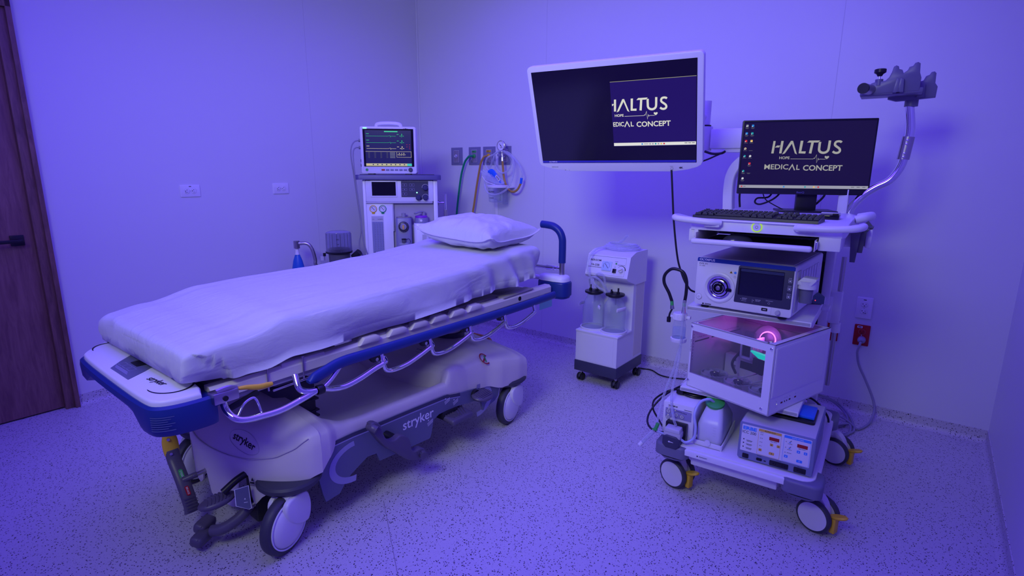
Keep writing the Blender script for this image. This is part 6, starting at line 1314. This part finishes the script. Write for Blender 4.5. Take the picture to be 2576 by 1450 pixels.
for (x, c) in ((-.268, YEL), (-.202, TEAL)):
    g = G(); Fq = F0 @ Matrix.Translation((x, 1.062, 0)); g.lathe([(.0255, 0), (.026, .006), (.0225, .007), (.022, .003)], c, Fq, n=32); g.lathe([(0, .003), (.0225, .003)], WHT, Fq, n=32); g.prism(rrect(.02, .012, .002, 3, 0, -.030), 0, .004, c, Fq)
    g.flat([(-.010, .010), (-.008, .012), (.010, -.010), (.008, -.012)], INK, Fq, .0045); g.ring(.017, .001, INK, Fq, .004, n=24, a0=-.5, a1=PI+.5); g.build('pressure_gauge', AM)
g = G(); g.prism(rrect(.088, .30, .002, 2, -.242, .865), 0, .003, WHT, F0); g.prism(rrect(.080, .034, .001, 2, -.242, .992), .003, .005, LGR, F0); g.prism(rrect(.080, .26, .001, 2, -.242, .840), .003, .004, mat('flow_back', (.30, .32, .44), .3), F0)
for k in range(4):
    x = -.270+.0185*k; g.cyl((x, -.006, .722), (x, -.006, .965), .0045, CLR, n=10); g.cyl((x, -.006, .742), (x, -.006, .752), .004, BLK, n=10)
    for j in range(16): g.flat(rrect(.006, .0014, .0003, 2, x+.0085, .765+.0125*j), INK, F0, .0045)
g.text('N2O', F0 @ Matrix.Translation((-.278, .985, .0054)), .007, INK); g.text('FLOWMETER', F0 @ Matrix.Translation((-.240, .985, .0054)), .006, INK, bold=.02); g.build('flow_meter', AM)
va = bpy.data.objects.new('vaporizer', None); COL.objects.link(va); va.parent = AM; va.location = (-.055, -.03, .70)
VG_ = mat('vaporizer_grey', (.24, .24, .36), .35)
g = G(); g.prism(rrect(.112, .10, .02, 5, 0, .0), .0, .300, VG_, bev=.006); g.prism(rrect(.106, .09, .02, 5), .300, .306, STL); g.cyl((0, 0, .306), (0, 0, .332), .015, GRY); g.box((.07, .02, .15), (.03, .03, .20), GRY, .004); g.build('vaporizer_body', va)
g = G(); Fv = FRONT((0, -.05, .240)); g.lathe([(0, .016), (.030, .016), (.036, .012), (.037, 0)], BLK, Fv, n=40); 
for k in range(24): a = 2*PI*k/24; g.flat(rrect(.0012, .005, .0003, 2), INKW, Fv @ fr((.031*math.cos(a), .031*math.sin(a), 0), (-math.sin(a), math.cos(a), 0), (-math.cos(a), -math.sin(a), 0), (0, 0, 1)), .0165)
g.lathe([(0, .026), (.018, .026), (.023, .022), (.024, .014)], GRY, Fv, n=30); g.prism(circ(1, 20)[:0] or [(.0055*math.cos(a), .018*math.sin(a)) for a in [2*PI*k/20 for k in range(20)]], .026, .031, YEL2, Fv); g.build('dial', va)
g = G(); g.prism(rrect(.075, .13, .012, 4, .0, .062), 0, .02, VG_, FRONT((0, -.05, 0)), bev=.004); g.cyl((0, -.062, .127), (0, -.062, .150), .014, DGR); g.lathe([(0, .008), (.016, .006), (.016, 0)], BLK, Matrix.Translation((0, -.062, .150)), n=20); g.prism(rrect(.045, .022, .002, 2, 0, .075), .02, .022, YEL, FRONT((0, -.05, 0))); g.flat(rrect(.026, .004, .001, 2, 0, .075), INK, FRONT((0, -.05, 0)), .0225); g.tube([(.014, -.062, .15), (.035, -.062, .155), (.045, -.062, .135), (.040, -.062, .125)], .0015, BLK, n=6); g.build('filler', va)
vb = bpy.data.objects.new('vaporizer', None); COL.objects.link(vb); vb.parent = AM; vb.location = (.070, -.03, .70)
g = G(); g.prism(rrect(.108, .10, .025, 5), 0, .262, WHT, bev=.004); g.prism(rrect(.030, .055, .003, 3, .02, .155), 0, .002, LGR, FRONT((0, -.05, 0))); g.text('Isoflurane', FRONT((-.029, -.0508, .220)), .0145, INK); g.flat(rrect(.016, .018, .001, 2, -.028, .085), INK, FRONT((0, -.0508, 0)), 0); g.flat([(-.036, .098), (-.020, .098), (-.028, .112)], LGR, FRONT((0, -.0508, 0)), 0); g.build('vaporizer_body', vb)
g = G(); g.prism(rrect(.098, .094, .04, 6), .262, .300, VG_, bev=.003, sc=.95); g.lathe([(0, .003), (.008, .002), (.009, 0)], WHT, FRONT((0, -.046, .281)), n=16); g.prism(rrect(.088, .085, .04, 6), .300, .314, PUR, bev=.006, seg=3); g.build('dial', vb, label='purple dial cap')
g = G(); g.cyl((.018, .02, .31), (.018, .02, .340), .012, GRY); g.tube([(.018, .02, .338), (-.01, .0, .340), (-.035, -.02, .333), (-.045, -.03, .330)], lambda t: (.006, .010), GRY, n=10, flat=(0, 0, 1)); g.build('lock_lever', vb)
g = G(); g.cyl((.245, .05, .78), (.245, .05, 1.163), .0095, CHR, n=20); g.cyl((.245, .05, 1.0), (.245, .05, 1.05), .012, STL, n=20); g.cyl((.19, .05, 1.100), (.236, .05, 1.100), .007, CHR); g.cyl((.19, .05, 1.100), (.198, .05, 1.100), .018, STL); g.bb((.188, .04, 1.075), (.194, .06, 1.125), STL); g.build('side_pole', AM)
BE = bpy.data.objects.new('bellows', None); COL.objects.link(BE); BE.parent = AM; BE.location = (-.522, .0, .70)
g = G(); g.lathe([(.090, .055), (.089, .18), (.084, .198), (.06, .206), (0, .208)], glass('smoked_dome', (.62, .62, .78), .05, .30), n=44)
for k in range(10): a = 2*PI*k/10; g.cyl((.089*math.cos(a), .089*math.sin(a), .055), (.088*math.cos(a), .088*math.sin(a), .19), .0018, DGR, n=6)
g.text('600', FRONT((.0, -.091, .15)), .012, INK); g.text('300', FRONT((.0, -.091, .115)), .012, INK); g.build('dome', BE)
g = G(); g.lathe([(0, .045), (.08, .045), (.092, .05), (.094, .06), (.088, .064), (0, .064)], BLK, n=40); g.lathe([(0, -.06), (.07, -.06), (.075, .045)], DGR, n=36)
for k in range(3): g.lathe([(.070, .064+.006*k), (.078, .067+.006*k), (.070, .070+.006*k), (0, .070+.006*k)], BLK, n=36)
g.cyl((-.098, -.03, .03), (-.098, -.03, .052), .010, BLK); g.cyl((-.112, -.03, .0), (-.112, -.03, .03), .016, LGR); g.cyl((.105, -.04, .02), (.150, -.055, .06), .024, BLK); g.box((.0, .05, -.12), (.28, .22, .12), LGR, .01); g.box((.16, .08, -.12), (.10, .10, .06), LGR, .006); g.build('bellows_base', BE)
g = G(); g.tube([(-.58, .05, .56), (-.62, .03, .60), (-.688, .0, .66), (-.692, .0, .70), (-.705, .0, .765), (-.725, .0, .805), (-.75, .0, .820), (-.785, .0, .820), (-.80, .0, .818)], .0125, STL, n=16); g.cyl((-.812, 0, .785), (-.812, 0, .838), .021, STL, n=24); g.cyl((-.80, 0, .82), (-.78, 0, .82), .014, STL); g.build('bag_arm', AM)
bg = thing('breathing_bag', 'blue breathing bag hanging from the metal arm beside the bellows', 'breathing bag', (.744-.812*math.cos(.80), -.793-.812*math.sin(.80), .785), .80)
g = G(); g.lathe([(0, .0), (.012, .0), (.013, -.03), (.016, -.045), (0, -.045)], WHT, n=20); g.build('bag_neck', bg); g = G(); g.lathe([(.0, -.035), (.014, -.038), (.020, -.055), (.032, -.09), (.044, -.15), (.040, -.21), (.018, -.25), (0, -.252)], mat('bag_blue', (.02, .13, .50), .35), n=28, sy=.7); g.build('bag_body', bg)
MO = thing('patient_monitor', 'patient monitor showing green traces on top of the anesthesia machine shelf', 'patient monitor', (.744-.138*math.cos(.80)-.01, -.793-.138*math.sin(.80), 1.303), .74)
F = FRONT((0, 0, 0)); g = G(); P = rrect(.385, .322, .012, 5, 0, .166); g.prism(P, -.12, 0, WHT, F, bev=.004); g.prism([(p[0]*.96, p[1]) for p in P], -.15, -.12, WHT, F, sc=.9)
for x in (-.13, .13): g.box((x, .05, .002), (.04, .09, .006), RUB, .001)
g.build('housing', MO)
SCN = em('monitor_navy', lin(28, 26, 92)); MG = em('trace_green', lin(40, 190, 120)); MC = em('trace_cyan', lin(50, 190, 190)); MY = em('trace_cream', lin(215, 205, 170)); MR = em('trace_red', lin(170, 40, 70)); MB = em('menu_bar', lin(185, 180, 150))
g = G(); g.prism(rrect(.350, .258, .003, 3, .002, .183), 0, .002, BLKG, F); x0, x1, z0, z1 = -.158, .160, .058, .302; g.flat([(x0, z0), (x1, z0), (x1, z1), (x0, z1)], SCN, F, .0024); Z = .0028
g.flat([(x0, z0), (x1, z0), (x1, z0+.018), (x0, z0+.018)], MB, F, Z); g.flat([(-.025, .290), (.068, .290), (.068, .297), (-.025, .297)], em('alarm_green', lin(60, 200, 150)), F, Z); g.flat([(.128, z0+.001), (x1, z0+.001), (x1, z0+.017), (.128, z0+.017)], MC, F, Z+.0003)
for k in range(9): g.flat(rrect(.008, .008, .002, 3, -.14+.031*k, z0+.010), SCN if k else YELI, F, Z+.0004)
for (zz, m, t) in ((.262, MG, '-?-'), (.218, MG, '-?-'), (.178, MY, '-?-')):
    ribbon(g, [(-.15, zz), (.0, zz), (.015, zz+.004), (.018, zz-.006), (.02, zz), (.055, zz)], .0016, m, F, Z); g.text(t, F @ Matrix.Translation((.095, zz-.006, Z)), .032, m, 'c', bold=.008); g.flat(rrect(.014, .003, .001, 2, .068, zz+.012), m, F, Z); g.flat(rrect(.02, .003, .001, 2, -.14, zz+.016), m, F, Z)
g.text('-?-/-?-', F @ Matrix.Translation((.062, .130, Z)), .028, MY, bold=.008, wx=.9); g.outline(rrect(.102, .040, .001, 2, .108, .138), .0014, MY, F, Z)
for r in range(5):
    for k in range(4): g.flat(rrect(.012, .0022, .0003, 2, -.135+.042*k, .150-.0085*r), TXTI, F, Z)
    g.flat(rrect(.036, .0022, .0003, 2, .028, .150-.0085*r), GRYI, F, Z)
for (x, zz) in ((.148, .205), (.148, .19), (.148, .178), (.13, .205), (.13, .19)): g.flat(rrect(.008, .003, .001, 2, x, zz), MR, F, Z)
g.flat([(x0, .157), (.055, .157), (.055, .1585), (x0, .1585)], MY, F, Z); g.build('screen', MO)
g = G(); g.prism(rrect(.026, .010, .002, 3, -.157, .3155), .0, .003, em('alarm_lamp', lin(150, 240, 225), 1.3), F); g.build('alarm_lamp', MO)
g = G(); textbox(g, 'lifee', F, .118, .143, .308, .316, INK, .05, .0008); g.flat([(.106, .314), (.116, .314), (.111, .309)], RED, F, .0008); g.build('brand_print', MO)
g = G()
for k in range(6): g.prism(rrect(.025, .011, .005, 4, -.042+.031*k, .032), 0, .003, RED if k == 0 else GASP, F, bev=.001)
g.outline(rrect(.20, .024, .01, 4, .035, .032), .0012, LGR, F, .0006); g.build('button_row', MO)
g = G(); g.lathe([(0, .004), (.008, .004), (.0095, .002), (.0095, 0)], GRN, F @ Matrix.Translation((-.155, .032, 0)), n=20); g.build('power_button', MO); g = G(); g.lathe([(0, .014), (.012, .014), (.0145, .011), (.015, 0)], SLATD, F @ Matrix.Translation((.150, .033, 0)), n=26); g.build('control_knob', MO)
g = G(); g.tube([(-.088, .05, .325), (-.08, .048, .345), (-.05, .046, .352), (.0, .045, .354), (.05, .046, .352), (.08, .048, .345), (.088, .05, .325)], lambda t: (.012, .008), WHT, n=12, flat=(0, 0, 1)); g.build('carry_handle', MO)
g = G(); 
for z in (.235, .185): g.cyl((-.192, .06, z), (-.215, .055, z), .011, GRY)
for z in (.095, .062): g.box((-.196, .05, z), (.014, .03, .02), BLK, .003)
g.build('side_connectors', MO)
def AL(p): c, s = math.cos(.80), math.sin(.80); return (.744+c*p[0]-s*p[1], -.793+s*p[0]+c*p[1], p[2])
cord('monitor_cable', 'grey monitor cable falling from the upper side connector', 'cable', [AL(p) for p in [(-.345, .04, 1.537), (-.378, .02, 1.525), (-.398, 0, 1.483), (-.402, 0, 1.412), (-.390, 0, 1.298), (-.378, 0, 1.154), (-.362, -.005, .992), (-.360, -.005, .903), (-.376, -.005, .828), (-.375, -.005, .77), (-.355, -.005, .72), (-.33, 0, .66)]], .0045, GRY)
cord('monitor_cable', 'grey monitor cable falling from the lower side connector', 'cable', [AL(p) for p in [(-.345, .04, 1.487), (-.372, .015, 1.483), (-.386, 0, 1.45), (-.384, -.01, 1.35), (-.374, -.012, 1.20), (-.358, -.012, 1.02), (-.352, -.014, .90), (-.342, -.014, .80), (-.322, -.014, .73), (-.31, -.014, .64)]], .0045, GRY)
